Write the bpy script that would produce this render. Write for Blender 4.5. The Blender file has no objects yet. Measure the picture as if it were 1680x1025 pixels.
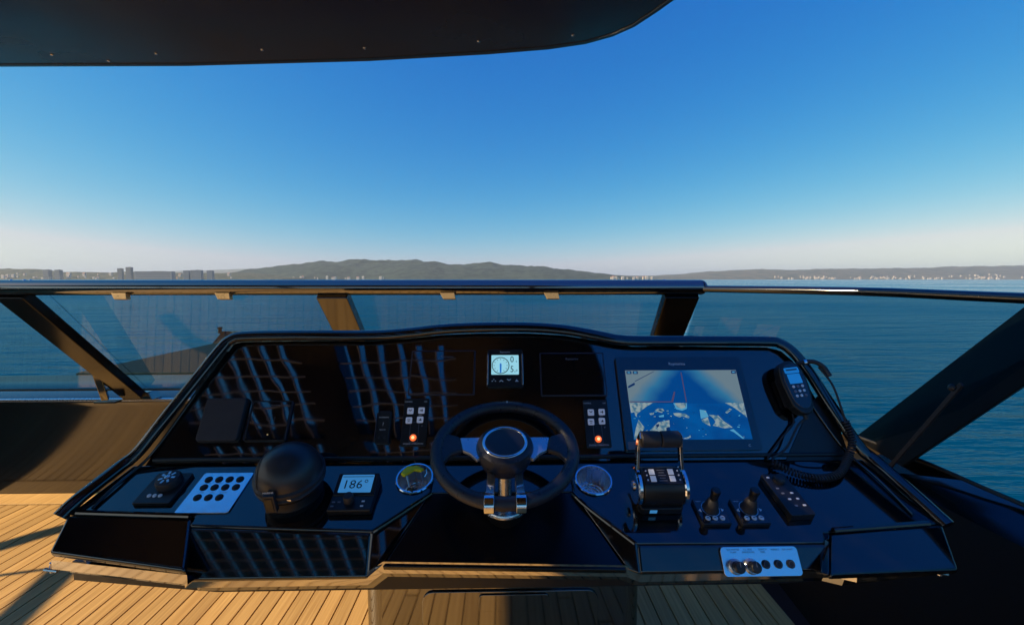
import bpy, bmesh, math, random
from math import radians as R, sin, cos, pi, tan
from mathutils import Vector, Matrix, noise
from mathutils.geometry import tessellate_polygon
random.seed(7)
S = bpy.context.scene
COL = S.collection

# ------------------------------------------------------------------ camera
CAMP = Vector((0, 0, 1.45)); PITCH = R(4.45); YAW = R(1.2); FPX = 700.0; PW, PH = 1680, 1025
cd = bpy.data.cameras.new('camera'); cam = bpy.data.objects.new('camera', cd); COL.objects.link(cam)
cam.location = CAMP; cam.rotation_euler = (R(90) - PITCH, 0, -YAW)
cd.sensor_width = 36; cd.lens = 36 * FPX / PW; cd.clip_start = .02; cd.clip_end = 60000
S.camera = cam
# ------------------------------------------------------------------ sky, sun, exposure
SUN_EL = R(30); SUN_DIR = Vector((-.974, -.225, 0))            # horizontal direction towards the sun
w = bpy.data.worlds.new('World'); S.world = w; w.use_nodes = True
nt = w.node_tree; nt.nodes.clear()
sky = nt.nodes.new('ShaderNodeTexSky'); sky.sky_type = 'NISHITA'; sky.sun_disc = False
sky.sun_elevation = SUN_EL; sky.sun_rotation = math.atan2(SUN_DIR.x, SUN_DIR.y)
sky.altitude = 0; sky.air_density = 1.0; sky.dust_density = .5; sky.ozone_density = 1.0
EXPO = .75
sep = nt.nodes.new('ShaderNodeSeparateColor'); com = nt.nodes.new('ShaderNodeCombineColor'); nt.links.new(sky.outputs[0], sep.inputs[0])
for k, (pw, gain) in enumerate(((2.5, 2.3), (1.05, 1.03), (.33, .87))):      # one colour grade (gain * c^power per channel) for the whole sky
    q = nt.nodes.new('ShaderNodeMath'); q.operation = 'POWER'; q.inputs[1].default_value = pw
    g_ = nt.nodes.new('ShaderNodeMath'); g_.operation = 'MULTIPLY'; g_.inputs[1].default_value = gain * .1 ** pw / .1
    mn = nt.nodes.new('ShaderNodeMath'); mn.operation = 'MINIMUM'; mn.inputs[1].default_value = (8.2, 8.7, 10)[k]
    nt.links.new(sep.outputs[k], q.inputs[0]); nt.links.new(q.outputs[0], g_.inputs[0]); nt.links.new(g_.outputs[0], mn.inputs[0]); nt.links.new(mn.outputs[0], com.inputs[k])
gl_ = com.inputs[1].links[0].from_socket; rl_ = com.inputs[0].links[0].from_socket
k1 = nt.nodes.new('ShaderNodeMath'); k1.operation = 'MULTIPLY'; k1.inputs[1].default_value = .93; k2 = nt.nodes.new('ShaderNodeMath'); k2.operation = 'MINIMUM'
nt.links.new(gl_, k1.inputs[0]); nt.links.new(k1.outputs[0], k2.inputs[0]); nt.links.new(rl_, k2.inputs[1]); nt.links.new(k2.outputs[0], com.inputs[0])
bg = nt.nodes.new('ShaderNodeBackground'); bg.inputs['Strength'].default_value = .1 / 2 ** EXPO
wo = nt.nodes.new('ShaderNodeOutputWorld')
nt.links.new(com.outputs[0], bg.inputs[0]); nt.links.new(bg.outputs[0], wo.inputs[0])
sl = bpy.data.lights.new('sun', 'SUN'); sl.energy = 5.0; sl.angle = R(.53); sl.color = (1, .76, .46)
so = bpy.data.objects.new('sun', sl); COL.objects.link(so)
sd = Vector((SUN_DIR.x * cos(SUN_EL), SUN_DIR.y * cos(SUN_EL), sin(SUN_EL)))
so.rotation_euler = sd.to_track_quat('Z', 'Y').to_euler(); so.location = (-20, -15, 12)
S.view_settings.view_transform = 'Standard'; S.view_settings.look = 'None'
S.view_settings.exposure = EXPO; S.view_settings.gamma = 1; S.view_settings.use_curve_mapping = False
S.cycles.max_bounces = 10; S.cycles.transparent_max_bounces = 12; S.cycles.glossy_bounces = 6

# ------------------------------------------------------------------ helpers
def ray(px, py):
    x = (px - PW / 2) / FPX; u = -(py - PH / 2) / FPX
    f = cos(PITCH) + u * sin(PITCH); z = -sin(PITCH) + u * cos(PITCH)
    return Vector((x * cos(YAW) + f * sin(YAW), -x * sin(YAW) + f * cos(YAW), z))
def at_y(px, py, Y): d = ray(px, py); return CAMP + d * (Y / d.y)
def at_z(px, py, Z): d = ray(px, py); return CAMP + d * ((Z - CAMP.z) / d.z)

def mat(name, col=(.5, .5, .5), rough=.5, metal=0, ior=1.5, emit=None, es=0, noise_amt=0, nscale=30, bump=0, bscale=200, coat=0, stretch=None):
    m = bpy.data.materials.new(name); m.use_nodes = True; n = m.node_tree; p = n.nodes['Principled BSDF']
    p.inputs['Base Color'].default_value = (*col, 1); p.inputs['Roughness'].default_value = rough
    p.inputs['Metallic'].default_value = metal; p.inputs['IOR'].default_value = ior
    p.inputs['Coat Weight'].default_value = coat
    if emit: p.inputs['Emission Color'].default_value = (*emit, 1); p.inputs['Emission Strength'].default_value = es / 2 ** EXPO
    if noise_amt or bump:
        tc = n.nodes.new('ShaderNodeTexCoord'); mp = n.nodes.new('ShaderNodeMapping')
        if stretch: mp.inputs['Scale'].default_value = stretch
        n.links.new(tc.outputs['Object'], mp.inputs[0])
    if noise_amt:
        t = n.nodes.new('ShaderNodeTexNoise'); t.inputs['Scale'].default_value = nscale; t.inputs['Detail'].default_value = 4
        r = n.nodes.new('ShaderNodeMapRange'); r.inputs['To Min'].default_value = max(.02, rough - noise_amt); r.inputs['To Max'].default_value = rough + noise_amt
        r.inputs['From Min'].default_value = .3; r.inputs['From Max'].default_value = .7
        n.links.new(mp.outputs[0], t.inputs[0]); n.links.new(t.outputs[0], r.inputs[0]); n.links.new(r.outputs[0], p.inputs['Roughness'])
    if bump:
        t = n.nodes.new('ShaderNodeTexNoise'); t.inputs['Scale'].default_value = bscale; t.inputs['Detail'].default_value = 2
        b = n.nodes.new('ShaderNodeBump'); b.inputs['Strength'].default_value = bump; b.inputs['Distance'].default_value = .01
        n.links.new(mp.outputs[0], t.inputs[0]); n.links.new(t.outputs[0], b.inputs['Height']); n.links.new(b.outputs[0], p.inputs['Normal'])
    return m

def mkmesh(name, verts, faces, mt, parent=None, smooth=True, bevel=0, seg=2, link=True, ang=35, fmats=None):
    me = bpy.data.meshes.new(name); me.from_pydata([tuple(v) for v in verts], [], faces)
    bm = bmesh.new(); bm.from_mesh(me); bmesh.ops.recalc_face_normals(bm, faces=bm.faces); bm.to_mesh(me); bm.free()
    mts = mt if isinstance(mt, (list, tuple)) else [mt]
    for q in mts: me.materials.append(q)
    if fmats:
        for p, k in zip(me.polygons, fmats): p.material_index = k
    if smooth:
        for p in me.polygons: p.use_smooth = True
        me.set_sharp_from_angle(angle=R(ang))
    o = bpy.data.objects.new(name, me); COL.objects.link(o)
    if parent: o.parent = parent
    if bevel:
        b = o.modifiers.new('bevel', 'BEVEL'); b.width = bevel; b.segments = seg; b.limit_method = 'ANGLE'; b.angle_limit = R(30); b.harden_normals = True
    return o

class MB:
    def __init__(s): s.v = []; s.f = []
    def add(s, v, f):
        n = len(s.v); s.v += [Vector(q) for q in v]; s.f += [tuple(i + n for i in q) for q in f]; return s
    def box(s, c, d, M=None):
        v = [Vector((c[0] + sx * d[0] / 2, c[1] + sy * d[1] / 2, c[2] + sz * d[2] / 2)) for sx in (-1, 1) for sy in (-1, 1) for sz in (-1, 1)]
        if M: v = [M @ q for q in v]
        return s.add(v, [(0, 1, 3, 2), (4, 6, 7, 5), (0, 4, 5, 1), (2, 3, 7, 6), (0, 2, 6, 4), (1, 5, 7, 3)])
    def prism(s, pts, z0, z1, M=None):
        n = len(pts); v = [Vector((p[0], p[1], z0)) for p in pts] + [Vector((p[0], p[1], z1)) for p in pts]
        if M: v = [M @ q for q in v]
        return s.add(v, [tuple(range(n))[::-1], tuple(range(n, 2 * n))] + [(i, (i + 1) % n, n + (i + 1) % n, n + i) for i in range(n)])
    def lathe(s, prof, n=32, M=None, closed=False, sx=1, sy=1):
        v = []; f = []
        for (r, z) in prof:
            for k in range(n): a = 2 * pi * k / n; v.append(Vector((r * cos(a) * sx, r * sin(a) * sy, z)))
        m = len(prof)
        for i in range(m - 1 if not closed else m):
            for k in range(n): j = (i + 1) % m; f.append((i * n + k, i * n + (k + 1) % n, j * n + (k + 1) % n, j * n + k))
        if not closed:
            f.append(tuple(range(n))[::-1]); f.append(tuple((m - 1) * n + k for k in range(n)))
        if M: v = [M @ q for q in v]
        return s.add(v, f)
    def tube(s, pts, r, n=10, rx=None, up=Vector((0, 0, 1)), closed=False, flat=None):
        pts = [Vector(p) for p in pts]; v = []; m = len(pts)
        for i, p in enumerate(pts):
            a = pts[(i - 1) % m] if (i or closed) else p; b = pts[(i + 1) % m] if (i < m - 1 or closed) else p
            t = (b - a).normalized(); x = t.cross(up)
            if x.length < 1e-4: x = t.cross(Vector((1, 0, 0)))
            x.normalize(); y = x.cross(t).normalized(); rr = r[i] if isinstance(r, (list, tuple)) else r; ra = rx if rx else rr
            if flat: v += [p + x * cx * flat[0] / 2 + y * cy * flat[1] / 2 for cx, cy in ((-1, -1), (1, -1), (1, 1), (-1, 1))]
            else: v += [p + x * ra * cos(2 * pi * k / n) + y * rr * sin(2 * pi * k / n) for k in range(n)]
        if flat: n = 4
        f = [(i * n + k, i * n + (k + 1) % n, ((i + 1) % m) * n + (k + 1) % n, ((i + 1) % m) * n + k) for i in range(m if closed else m - 1) for k in range(n)]
        if not closed: f += [tuple(range(n))[::-1], tuple((m - 1) * n + k for k in range(n))]
        return s.add(v, f)
    def build(s, name, mt, parent=None, bevel=0, seg=2, smooth=True, ang=35): return mkmesh(name, s.v, s.f, mt, parent, smooth, bevel, seg, ang=ang)

def rrect(w, h, r, n=4, cx=0, cy=0):
    out = []
    for (sx, sy, a0) in ((1, 1, 0), (-1, 1, 90), (-1, -1, 180), (1, -1, 270)):
        for k in range(n + 1):
            a = R(a0 + 90 * k / n); out.append((cx + sx * (w / 2 - r) + r * cos(a), cy + sy * (h / 2 - r) + r * sin(a)))
    return out
def smoothpts(p, n=8, closed=False):
    p = [Vector(q) for q in p]; out = []; m = len(p)
    for i in range(m - 1):
        a = p[max(i - 1, 0)]; b = p[i]; c = p[i + 1]; d = p[min(i + 2, m - 1)]
        for k in range(n):
            t = k / n; out.append(.5 * ((2 * b) + (c - a) * t + (2 * a - 5 * b + 4 * c - d) * t * t + (3 * b - a - 3 * c + d) * t ** 3))
    out.append(p[-1]); return out

def tag(o, label, cat=None, group=None, kind=None):
    if label: o['label'] = label
    if cat: o['category'] = cat
    if group: o['group'] = group
    if kind: o['kind'] = kind
    return o
def struct(o, label=None, cat=None):
    o['kind'] = 'structure'
    if label: o['label'] = label
    return o
def thing(name, label, cat, loc=(0, 0, 0), rot=(0, 0, 0), group=None):
    o = bpy.data.objects.new(name, None); COL.objects.link(o); o.location = loc; o.rotation_euler = rot; o.empty_display_size = .05
    return tag(o, label, cat, group)
def copy_tree(o, parent=None):
    c = o.copy(); COL.objects.link(c)
    if parent: c.parent = parent
    for ch in list(o.children): copy_tree(ch, c)
    return c
def text(body, size, mt, parent, loc=(0, 0, 0), name='lettering', align='CENTER', M=None, sx=1, depth=.0):
    cu = bpy.data.curves.new('t', 'FONT'); cu.body = body; cu.size = size; cu.align_x = align; cu.align_y = 'CENTER'; cu.resolution_u = 2; cu.extrude = depth
    to = bpy.data.objects.new('t', cu); COL.objects.link(to)
    dg = bpy.context.evaluated_depsgraph_get(); me = bpy.data.meshes.new_from_object(to.evaluated_get(dg))
    bpy.data.objects.remove(to); bpy.data.curves.remove(cu)
    T = Matrix.Translation(Vector(loc)) @ (M or Matrix.Identity(4)) @ Matrix.Diagonal((sx, 1, 1, 1)); me.transform(T)
    me.materials.clear(); me.materials.append(mt); o = bpy.data.objects.new(name, me); COL.objects.link(o); o.parent = parent; return o
def RX(d): return Matrix.Rotation(R(d), 4, 'X')
def RY(d): return Matrix.Rotation(R(d), 4, 'Y')
def RZ(d): return Matrix.Rotation(R(d), 4, 'Z')
def TR(*p): return Matrix.Translation(Vector(p))

# frames of the console: dash face (60 deg) and ledge (22.5 deg) hinge on one fold line
FOLD = Vector((0, 1.191, .927)); UD, LD = 60.0, 22.5
class Frame:
    def __init__(s, o, deg):
        s.o = Vector(o); s.deg = deg; a = R(deg); s.v = Vector((0, cos(a), sin(a))); s.n = Vector((0, -sin(a), cos(a)))
    def P(s, u, v, h=0): return s.o + Vector((u, 0, 0)) + s.v * v + s.n * h
    def M(s): return Matrix.Translation(s.o) @ Matrix.Rotation(R(s.deg), 4, 'X')
    def hit(s, px, py, h=0):
        d = ray(px, py); o = s.o + s.n * h; t = (o - CAMP).dot(s.n) / d.dot(s.n); p = CAMP + d * t; return (p.x - s.o.x, (p - o).dot(s.v))
FU = Frame(FOLD, UD); FL = Frame(FOLD, LD)
FASC = Frame((0, .951, .827), 60)
def on(fr, name, label, cat, u, v, h=0, rz=0, group=None):
    return thing(name, label, cat, fr.P(u, v, h), (Matrix.Rotation(R(fr.deg), 3, 'X') @ Matrix.Rotation(R(rz), 3, 'Z')).to_euler(), group)

# ------------------------------------------------------------------ materials
SOFTB = mat('black_soft_lacquer', (.003, .003, .004), .22, ior=1.5, noise_amt=.05, nscale=7)
GLOSS = mat('black_lacquer', (.004, .004, .006), .035, ior=1.85, noise_amt=.012, nscale=6, bump=.02, bscale=2.5)
DASH = mat('black_acrylic', (.003, .003, .005), .035, ior=2.15, noise_amt=.02, nscale=9, bump=.26, bscale=3.4)
GLOSSR = mat('dark_gelcoat', (.006, .005, .005), .12, ior=1.9, noise_amt=.03, nscale=4, bump=.03, bscale=1.7)
ROOFM = mat('brown_gelcoat', (.018, .0115, .0085), .22, ior=1.6, noise_amt=.08, nscale=3)
SATIN = mat('black_satin_plastic', (.012, .012, .014), .38, noise_amt=.08, nscale=40, bump=.05, bscale=900)
SATIN2 = mat('charcoal_rubber', (.028, .026, .031), .55, noise_amt=.1, nscale=60, bump=.06, bscale=700)
DOME = mat('dome_plastic', (.03, .03, .036), .36, noise_amt=.05, nscale=30, bump=.03, bscale=900)
LEATHER = mat('navy_black_leather', (.02, .022, .034), .34, noise_amt=.1, nscale=50, bump=.25, bscale=420)
MATTE = mat('matt_black_paint', (.0012, .0012, .0016), .6, ior=1.3)
CHROME = mat('polished_steel', (.75, .76, .8), .09, 1, noise_amt=.03, nscale=25)
BRUSH = mat('brushed_steel', (.6, .6, .63), .24, 1, noise_amt=.08, nscale=80, stretch=(1, 1, 12))
CUPM = mat('spun_steel', (.78, .77, .80), .30, 1, noise_amt=.15, nscale=80, bump=.5, bscale=75, stretch=(1, 1, .03))
STEELD = mat('mirror_trim', (.62, .60, .58), .06, 1)
SILVER = mat('silver_paint', (.55, .57, .62), .3, .85, noise_amt=.05, nscale=40)
PANEL = mat('anodised_panel', (.82, .85, .92), .2, 1.0, noise_amt=.05, nscale=60)
INK = mat('black_print', (.01, .01, .015), .5)
WHITE = mat('white_print', (.75, .77, .82), .45)
GREYP = mat('grey_print', (.16, .17, .22), .5)
BTN = mat('lit_key', (.5, .53, .6), .4, emit=(.6, .7, 1), es=.16)
YELLOW = mat('yellow_foam', (.98, .90, .03), .55, noise_amt=.1, bump=.1, bscale=120)
ORANGE = mat('orange_lamp', (.9, .2, .05), .4, emit=(1, .16, .03), es=.9)
ORANGEC = mat('orange_lamp_core', (1, .6, .3), .4, emit=(1, .45, .18), es=1.8)
LCD = mat('lcd_cyan', (.2, .4, .45), .3, emit=(.32, .68, .78), es=.85)
LCDB = mat('lcd_blue', (.1, .3, .5), .3, emit=(.06, .33, .74), es=.48)
LCDH = mat('lcd_handset', (.02, .12, .3), .3, emit=(.01, .2, .6), es=.6)
LCDN = mat('lcd_needle', (.02, .1, .5), .3, emit=(.03, .25, .7), es=.6)
LCDK = mat('lcd_ink', (.01, .02, .03), .5)
TAN = mat('tan_coated_metal', (.52, .36, .17), .35, .3, noise_amt=.1)
CAULK = mat('black_caulk', (.006, .006, .006), .6)
COVER = mat('grey_sunpad_canvas', (.024, .022, .024), .8, noise_amt=.1, bump=.2, bscale=80)
TARP = mat('brown_canvas', (.10, .078, .062), .8, noise_amt=.1, bump=.2, bscale=60)

def teak():
    m = bpy.data.materials.new('teak'); m.use_nodes = True; n = m.node_tree; p = n.nodes['Principled BSDF']; L = n.links.new
    tc = n.nodes.new('ShaderNodeTexCoord'); oi = n.nodes.new('ShaderNodeObjectInfo')
    ad = n.nodes.new('ShaderNodeVectorMath'); ad.operation = 'MULTIPLY_ADD'; ad.inputs[1].default_value = (1, 1, 1)
    cx = n.nodes.new('ShaderNodeCombineXYZ'); ml = n.nodes.new('ShaderNodeMath'); ml.operation = 'MULTIPLY'; ml.inputs[1].default_value = 37.0
    L(oi.outputs['Random'], ml.inputs[0]); L(ml.outputs[0], cx.inputs[1]); L(ml.outputs[0], cx.inputs[0]); L(tc.outputs['Object'], ad.inputs[0]); L(cx.outputs[0], ad.inputs[2])
    mp = n.nodes.new('ShaderNodeMapping'); mp.inputs['Scale'].default_value = (22, 1.3, 8); L(ad.outputs[0], mp.inputs[0])
    t = n.nodes.new('ShaderNodeTexNoise'); t.inputs['Scale'].default_value = 4; t.inputs['Detail'].default_value = 7; t.inputs['Roughness'].default_value = .62; L(mp.outputs[0], t.inputs[0])
    cr = n.nodes.new('ShaderNodeValToRGB'); e = cr.color_ramp.elements
    e[0].position = .3; e[0].color = (.46, .26, .08, 1); e[1].position = .72; e[1].color = (.74, .47, .165, 1); L(t.outputs[0], cr.inputs[0])
    h = n.nodes.new('ShaderNodeHueSaturation'); mr = n.nodes.new('ShaderNodeMapRange'); mr.inputs['To Min'].default_value = .86; mr.inputs['To Max'].default_value = 1.1
    L(oi.outputs['Random'], mr.inputs[0]); L(mr.outputs[0], h.inputs['Value']); L(cr.outputs[0], h.inputs['Color'])
    t2 = n.nodes.new('ShaderNodeTexNoise'); t2.inputs['Scale'].default_value = 1.6; t2.inputs['Detail'].default_value = 5; L(ad.outputs[0], t2.inputs[0])
    mx = n.nodes.new('ShaderNodeMix'); mx.data_type = 'RGBA'; mx.blend_type = 'MULTIPLY'; mx.inputs['Factor'].default_value = .35
    L(h.outputs[0], mx.inputs['A']); L(t2.outputs['Color'], mx.inputs['B']); 
    bw = n.nodes.new('ShaderNodeRGBToBW'); L(t2.outputs['Color'], bw.inputs[0]); c2 = n.nodes.new('ShaderNodeValToRGB'); c2.color_ramp.elements[0].color = (.5, .5, .5, 1); c2.color_ramp.elements[0].position = .35; c2.color_ramp.elements[1].position = .6
    L(bw.outputs[0], c2.inputs[0]); L(c2.outputs[0], mx.inputs['B']); L(mx.outputs['Result'], p.inputs['Base Color'])
    p.inputs['Roughness'].default_value = .55
    b = n.nodes.new('ShaderNodeBump'); b.inputs['Strength'].default_value = .12; b.inputs['Distance'].default_value = .004; L(t.outputs[0], b.inputs['Height']); L(b.outputs[0], p.inputs['Normal'])
    return m
TEAK = teak()

def glass(name, tint, refl=1.5):
    m = bpy.data.materials.new(name); m.use_nodes = True; n = m.node_tree; n.nodes.clear(); L = n.links.new
    o = n.nodes.new('ShaderNodeOutputMaterial'); mx = n.nodes.new('ShaderNodeMixShader'); fr = n.nodes.new('ShaderNodeFresnel'); fr.inputs['IOR'].default_value = refl
    t = n.nodes.new('ShaderNodeBsdfTransparent'); t.inputs[0].default_value = (*tint, 1); g = n.nodes.new('ShaderNodeBsdfGlossy'); g.inputs['Roughness'].default_value = .01
    ge = n.nodes.new('ShaderNodeNewGeometry'); iv = n.nodes.new('ShaderNodeMath'); iv.operation = 'SUBTRACT'; iv.inputs[0].default_value = 1; L(ge.outputs['Backfacing'], iv.inputs[1])
    mu = n.nodes.new('ShaderNodeMath'); mu.operation = 'MULTIPLY'; L(fr.outputs[0], mu.inputs[0]); L(iv.outputs[0], mu.inputs[1]); L(mu.outputs[0], mx.inputs[0]); L(t.outputs[0], mx.inputs[1]); L(g.outputs[0], mx.inputs[2]); L(mx.outputs[0], o.inputs[0]); return m
TINT = glass('tinted_glass', (.41, .63, .72), 1.33)   # one face; two faces of the pane multiply

def water():
    m = bpy.data.materials.new('sea_water'); m.use_nodes = True; n = m.node_tree; p = n.nodes['Principled BSDF']; L = n.links.new
    p.inputs['Base Color'].default_value = (.0, .13, .22, 1); p.inputs['Roughness'].default_value = .15; p.inputs['IOR'].default_value = 1.33
    tc = n.nodes.new('ShaderNodeTexCoord'); mp = n.nodes.new('ShaderNodeMapping'); mp.inputs['Scale'].default_value = (.22, 1, 1); mp.inputs['Rotation'].default_value = (0, 0, R(8)); L(tc.outputs['Object'], mp.inputs[0])
    a = n.nodes.new('ShaderNodeTexNoise'); a.inputs['Scale'].default_value = .28; a.inputs['Detail'].default_value = 6; a.inputs['Roughness'].default_value = .55; L(mp.outputs[0], a.inputs[0])
    b = n.nodes.new('ShaderNodeTexNoise'); b.inputs['Scale'].default_value = 1.6; b.inputs['Detail'].default_value = 4; L(mp.outputs[0], b.inputs[0])
    c = n.nodes.new('ShaderNodeMath'); c.operation = 'MULTIPLY_ADD'; c.inputs[1].default_value = .16; L(b.outputs[0], c.inputs[0]); L(a.outputs[0], c.inputs[2])
    g = n.nodes.new('ShaderNodeTexNoise'); g.inputs['Scale'].default_value = .018; g.inputs['Detail'].default_value = 3; L(mp.outputs[0], g.inputs[0])
    mr = n.nodes.new('ShaderNodeMapRange'); mr.inputs['From Min'].default_value = .35; mr.inputs['From Max'].default_value = .65; mr.inputs['To Min'].default_value = .05; mr.inputs['To Max'].default_value = .26; L(g.outputs[0], mr.inputs[0]); L(mr.outputs[0], p.inputs['Roughness'])
    ms = n.nodes.new('ShaderNodeMapRange'); ms.inputs['From Min'].default_value = .35; ms.inputs['From Max'].default_value = .65; ms.inputs['To Min'].default_value = .55; ms.inputs['To Max'].default_value = 1.0; L(g.outputs[0], ms.inputs[0])
    bp = n.nodes.new('ShaderNodeBump'); L(ms.outputs[0], bp.inputs['Strength'])
    bp.inputs['Distance'].default_value = 1; bp.inputs['Distance'].default_value = 1.7; L(c.outputs[0], bp.inputs['Height']); L(bp.outputs[0], p.inputs['Normal'])
    return m
SEA = water()

def forest(name, c0, c1, sc):
    m = bpy.data.materials.new(name); m.use_nodes = True; n = m.node_tree; p = n.nodes['Principled BSDF']; L = n.links.new
    tc = n.nodes.new('ShaderNodeTexCoord'); t = n.nodes.new('ShaderNodeTexNoise'); t.inputs['Scale'].default_value = sc; t.inputs['Detail'].default_value = 8; t.inputs['Roughness'].default_value = .65
    L(tc.outputs['Object'], t.inputs[0]); cr = n.nodes.new('ShaderNodeValToRGB'); e = cr.color_ramp.elements; e[0].position = .42; e[0].color = (*c0, 1); e[1].position = .58; e[1].color = (*c1, 1)
    L(t.outputs[0], cr.inputs[0]); L(cr.outputs[0], p.inputs['Base Color']); p.inputs['Roughness'].default_value = .9; p.inputs['Specular IOR Level'].default_value = .1
    return m

# ------------------------------------------------------------------ sea and far shore
SEAZ = -4.6
bm = MB()
rings = [3, 12, 30, 80, 200, 600, 2000, 7000, 19000]; NS = 64; v = [(0, 0, SEAZ)]; f = []
for r in rings: v += [(r * cos(2 * pi * k / NS), r * sin(2 * pi * k / NS), SEAZ) for k in range(NS)]
f += [(0, 1 + k, 1 + (k + 1) % NS) for k in range(NS)]
for i in range(len(rings) - 1): f += [(1 + i * NS + k, 1 + (i + 1) * NS + k, 1 + (i + 1) * NS + (k + 1) % NS, 1 + i * NS + (k + 1) % NS) for k in range(NS)]
struct(mkmesh('sea', v, f, SEA, smooth=False))

def interp(pts, x):
    for (a, b), (c, d) in zip(pts, pts[1:]):
        if a <= x <= c: t = (x - a) / (c - a); t = t * t * (3 - 2 * t) * .5 + t * .5; return b + (d - b) * t
    return pts[0][1] if x < pts[0][0] else pts[-1][1]
def land(name, outline, Y0, depth, mt, x0, x1, nx, ny, rough, seed, ext=0):
    # outline: list of (bearing slope*1000, height m); a real ridge with a foreshore and a far side
    v = []; f = []
    for i in range(nx + 1):
        X = x0 + (x1 - x0) * i / nx; H = interp(outline, X)
        for j in range(ny + 1):
            t = j / ny; s = sin(min(1, t * 1.55) * pi / 2) if t < .645 else cos((t - .645) / .355 * pi / 2)
            y = Y0 + depth * t + noise.noise(Vector((X * .0016, 5.1, seed))) * 160 * (1 if t < .5 else .2)
            k = noise.fractal(Vector((X * .004, y * .004, seed)), 1, 2, 6) * rough * s * (1 if j < ny else 0)
            g = noise.fractal(Vector((X * .03, y * .03, seed + 3)), 1, 2, 3) * min(6, H * .05) * s
            v.append((X, y, SEAZ - 1.5 + max(0, H * s * (1 + k) + g + (2.2 if 0 < t else 0))))
    n1 = ny + 1
    for i in range(nx):
        for j in range(ny): f.append((i * n1 + j, (i + 1) * n1 + j, (i + 1) * n1 + j + 1, i * n1 + j + 1))
    return struct(mkmesh(name, v, f, mt, smooth=True, ang=180))
F1 = forest('pine_hillside', (.010, .022, .022), (.045, .068, .052), .012)
F2 = forest('far_hillside', (.03, .045, .035), (.11, .10, .07), .006)
F3 = forest('coastal_scrub', (.02, .035, .02), (.10, .10, .06), .02)
def sil(Y, pts):     # pixel silhouette -> (X, height above sea) on the ridge plane Y
    out = []
    for px, py in pts: p = at_y(px, py, Y); out.append((p.x, p.z - SEAZ))
    return out
HILL1 = sil(5600, [(330, 456), (375, 452), (405, 446), (430, 441), (475, 434.5), (520, 432), (560, 428), (585, 426.5), (620, 428), (670, 427.5), (705, 430), (750, 434), (790, 431.5), (805, 431), (830, 436), (880, 437.5), (930, 443), (985, 449), (1020, 453), (1050, 457)])
land('pine_hill', HILL1, 4700, 1500, F1, HILL1[0][0], HILL1[-1][0], 300, 40, .16, 2.2)
HILL2 = sil(9800, [(880, 456.5), (980, 451), (1060, 452.5), (1120, 450), (1160, 446), (1250, 441.5), (1300, 443), (1380, 441), (1500, 440), (1600, 437), (1660, 436), (1760, 438), (1900, 440), (2200, 446), (2600, 456)])
land('far_hill', HILL2, 8300, 2600, F2, HILL2[0][0], HILL2[-1][0], 300, 24, .10, 8.1)
HILL3 = sil(4600, [(-900, 455), (-500, 446), (-150, 444), (0, 441), (40, 443), (75, 443), (100, 446.5), (180, 447), (300, 448.5), (360, 449), (400, 448), (430, 450), (470, 455), (500, 457)])
land('left_shore', HILL3, 3700, 1500, F3, HILL3[0][0], HILL3[-1][0], 400, 16, .2, 4.4)
HILL4 = sil(14000, [(-1000, 452), (-200, 446), (200, 448), (300, 443.5), (390, 441), (450, 444), (520, 450), (600, 456)])
land('distant_ridge', HILL4, 13000, 2200, F2, HILL4[0][0], HILL4[-1][0], 120, 12, .05, 9.4)

CONC = mat('grey_concrete', (.15, .15, .155), .8, noise_amt=.1); CONCB = mat('blue_grey_facade', (.12, .14, .17), .7); WIN = mat('window_band', (.05, .06, .08), .2)
WALLW = mat('white_render', (.5, .45, .38), .8); ROOFT = mat('terracotta_tile', (.42, .17, .10), .8)
def far_building(name, label, px0, px1, ptop, Y, depth, m, floors, steps=None, group=None):
    a = at_y(px0, 456, Y); b = at_y(px1, 456, Y); top = at_y((px0 + px1) / 2, ptop, Y).z; z0 = SEAZ + 1
    W = b.x - a.x; t = thing(name, label, 'building', ((a.x + b.x) / 2, Y, z0), group=group); Hh = top - z0
    mb = MB().box((0, 0, Hh / 2), (W, depth, Hh))
    mb.build('wall', m, t)
    MB().box((W * .12, 0, Hh + 1.5), (W * .35, depth * .4, 3)).build('roof_housing', m, t)
    MB().box((0, 0, Hh + .3), (W * 1.03, depth * 1.04, .6)).build('roof', CONC, t)
    fh = Hh / floors
    for k in range(floors):
        MB().box((0, -depth / 2 - .05, fh * (k + .55)), (W * .92, .3, fh * .42)).build('window', WIN, t)
    return t
far_building('apartment_block', 'left one of the pair of slim grey towers on the left shore', 195, 202, 440.5, 3650, 22, CONC, 12)
far_building('apartment_block', 'taller right one of the pair of slim grey towers on the left shore', 209, 217.5, 438.5, 3650, 24, CONC, 14)
far_building('long_building', 'long low blue-grey building right of the pair of towers', 224, 285, 445.3, 3650, 40, CONCB, 5)
far_building('apartment_block', 'leftmost block of the three blue-grey blocks near the hill', 303, 312, 444, 3640, 30, CONCB, 8)
far_building('apartment_block', 'widest middle block of the three blue-grey blocks near the hill', 315, 332, 443.3, 3640, 30, CONCB, 8)
far_building('apartment_block', 'rightmost block of the three blue-grey blocks near the hill', 341.5, 350, 444, 3640, 30, CONCB, 8)
far_building('apartment_block', 'squat grey block on the low ridge at far left', 74, 83, 442.5, 3700, 30, CONC, 5)
far_building('apartment_block', 'squat grey block just left of the pair of towers on the ridge', 93, 101, 442.8, 3700, 30, CONC, 5)

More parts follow.
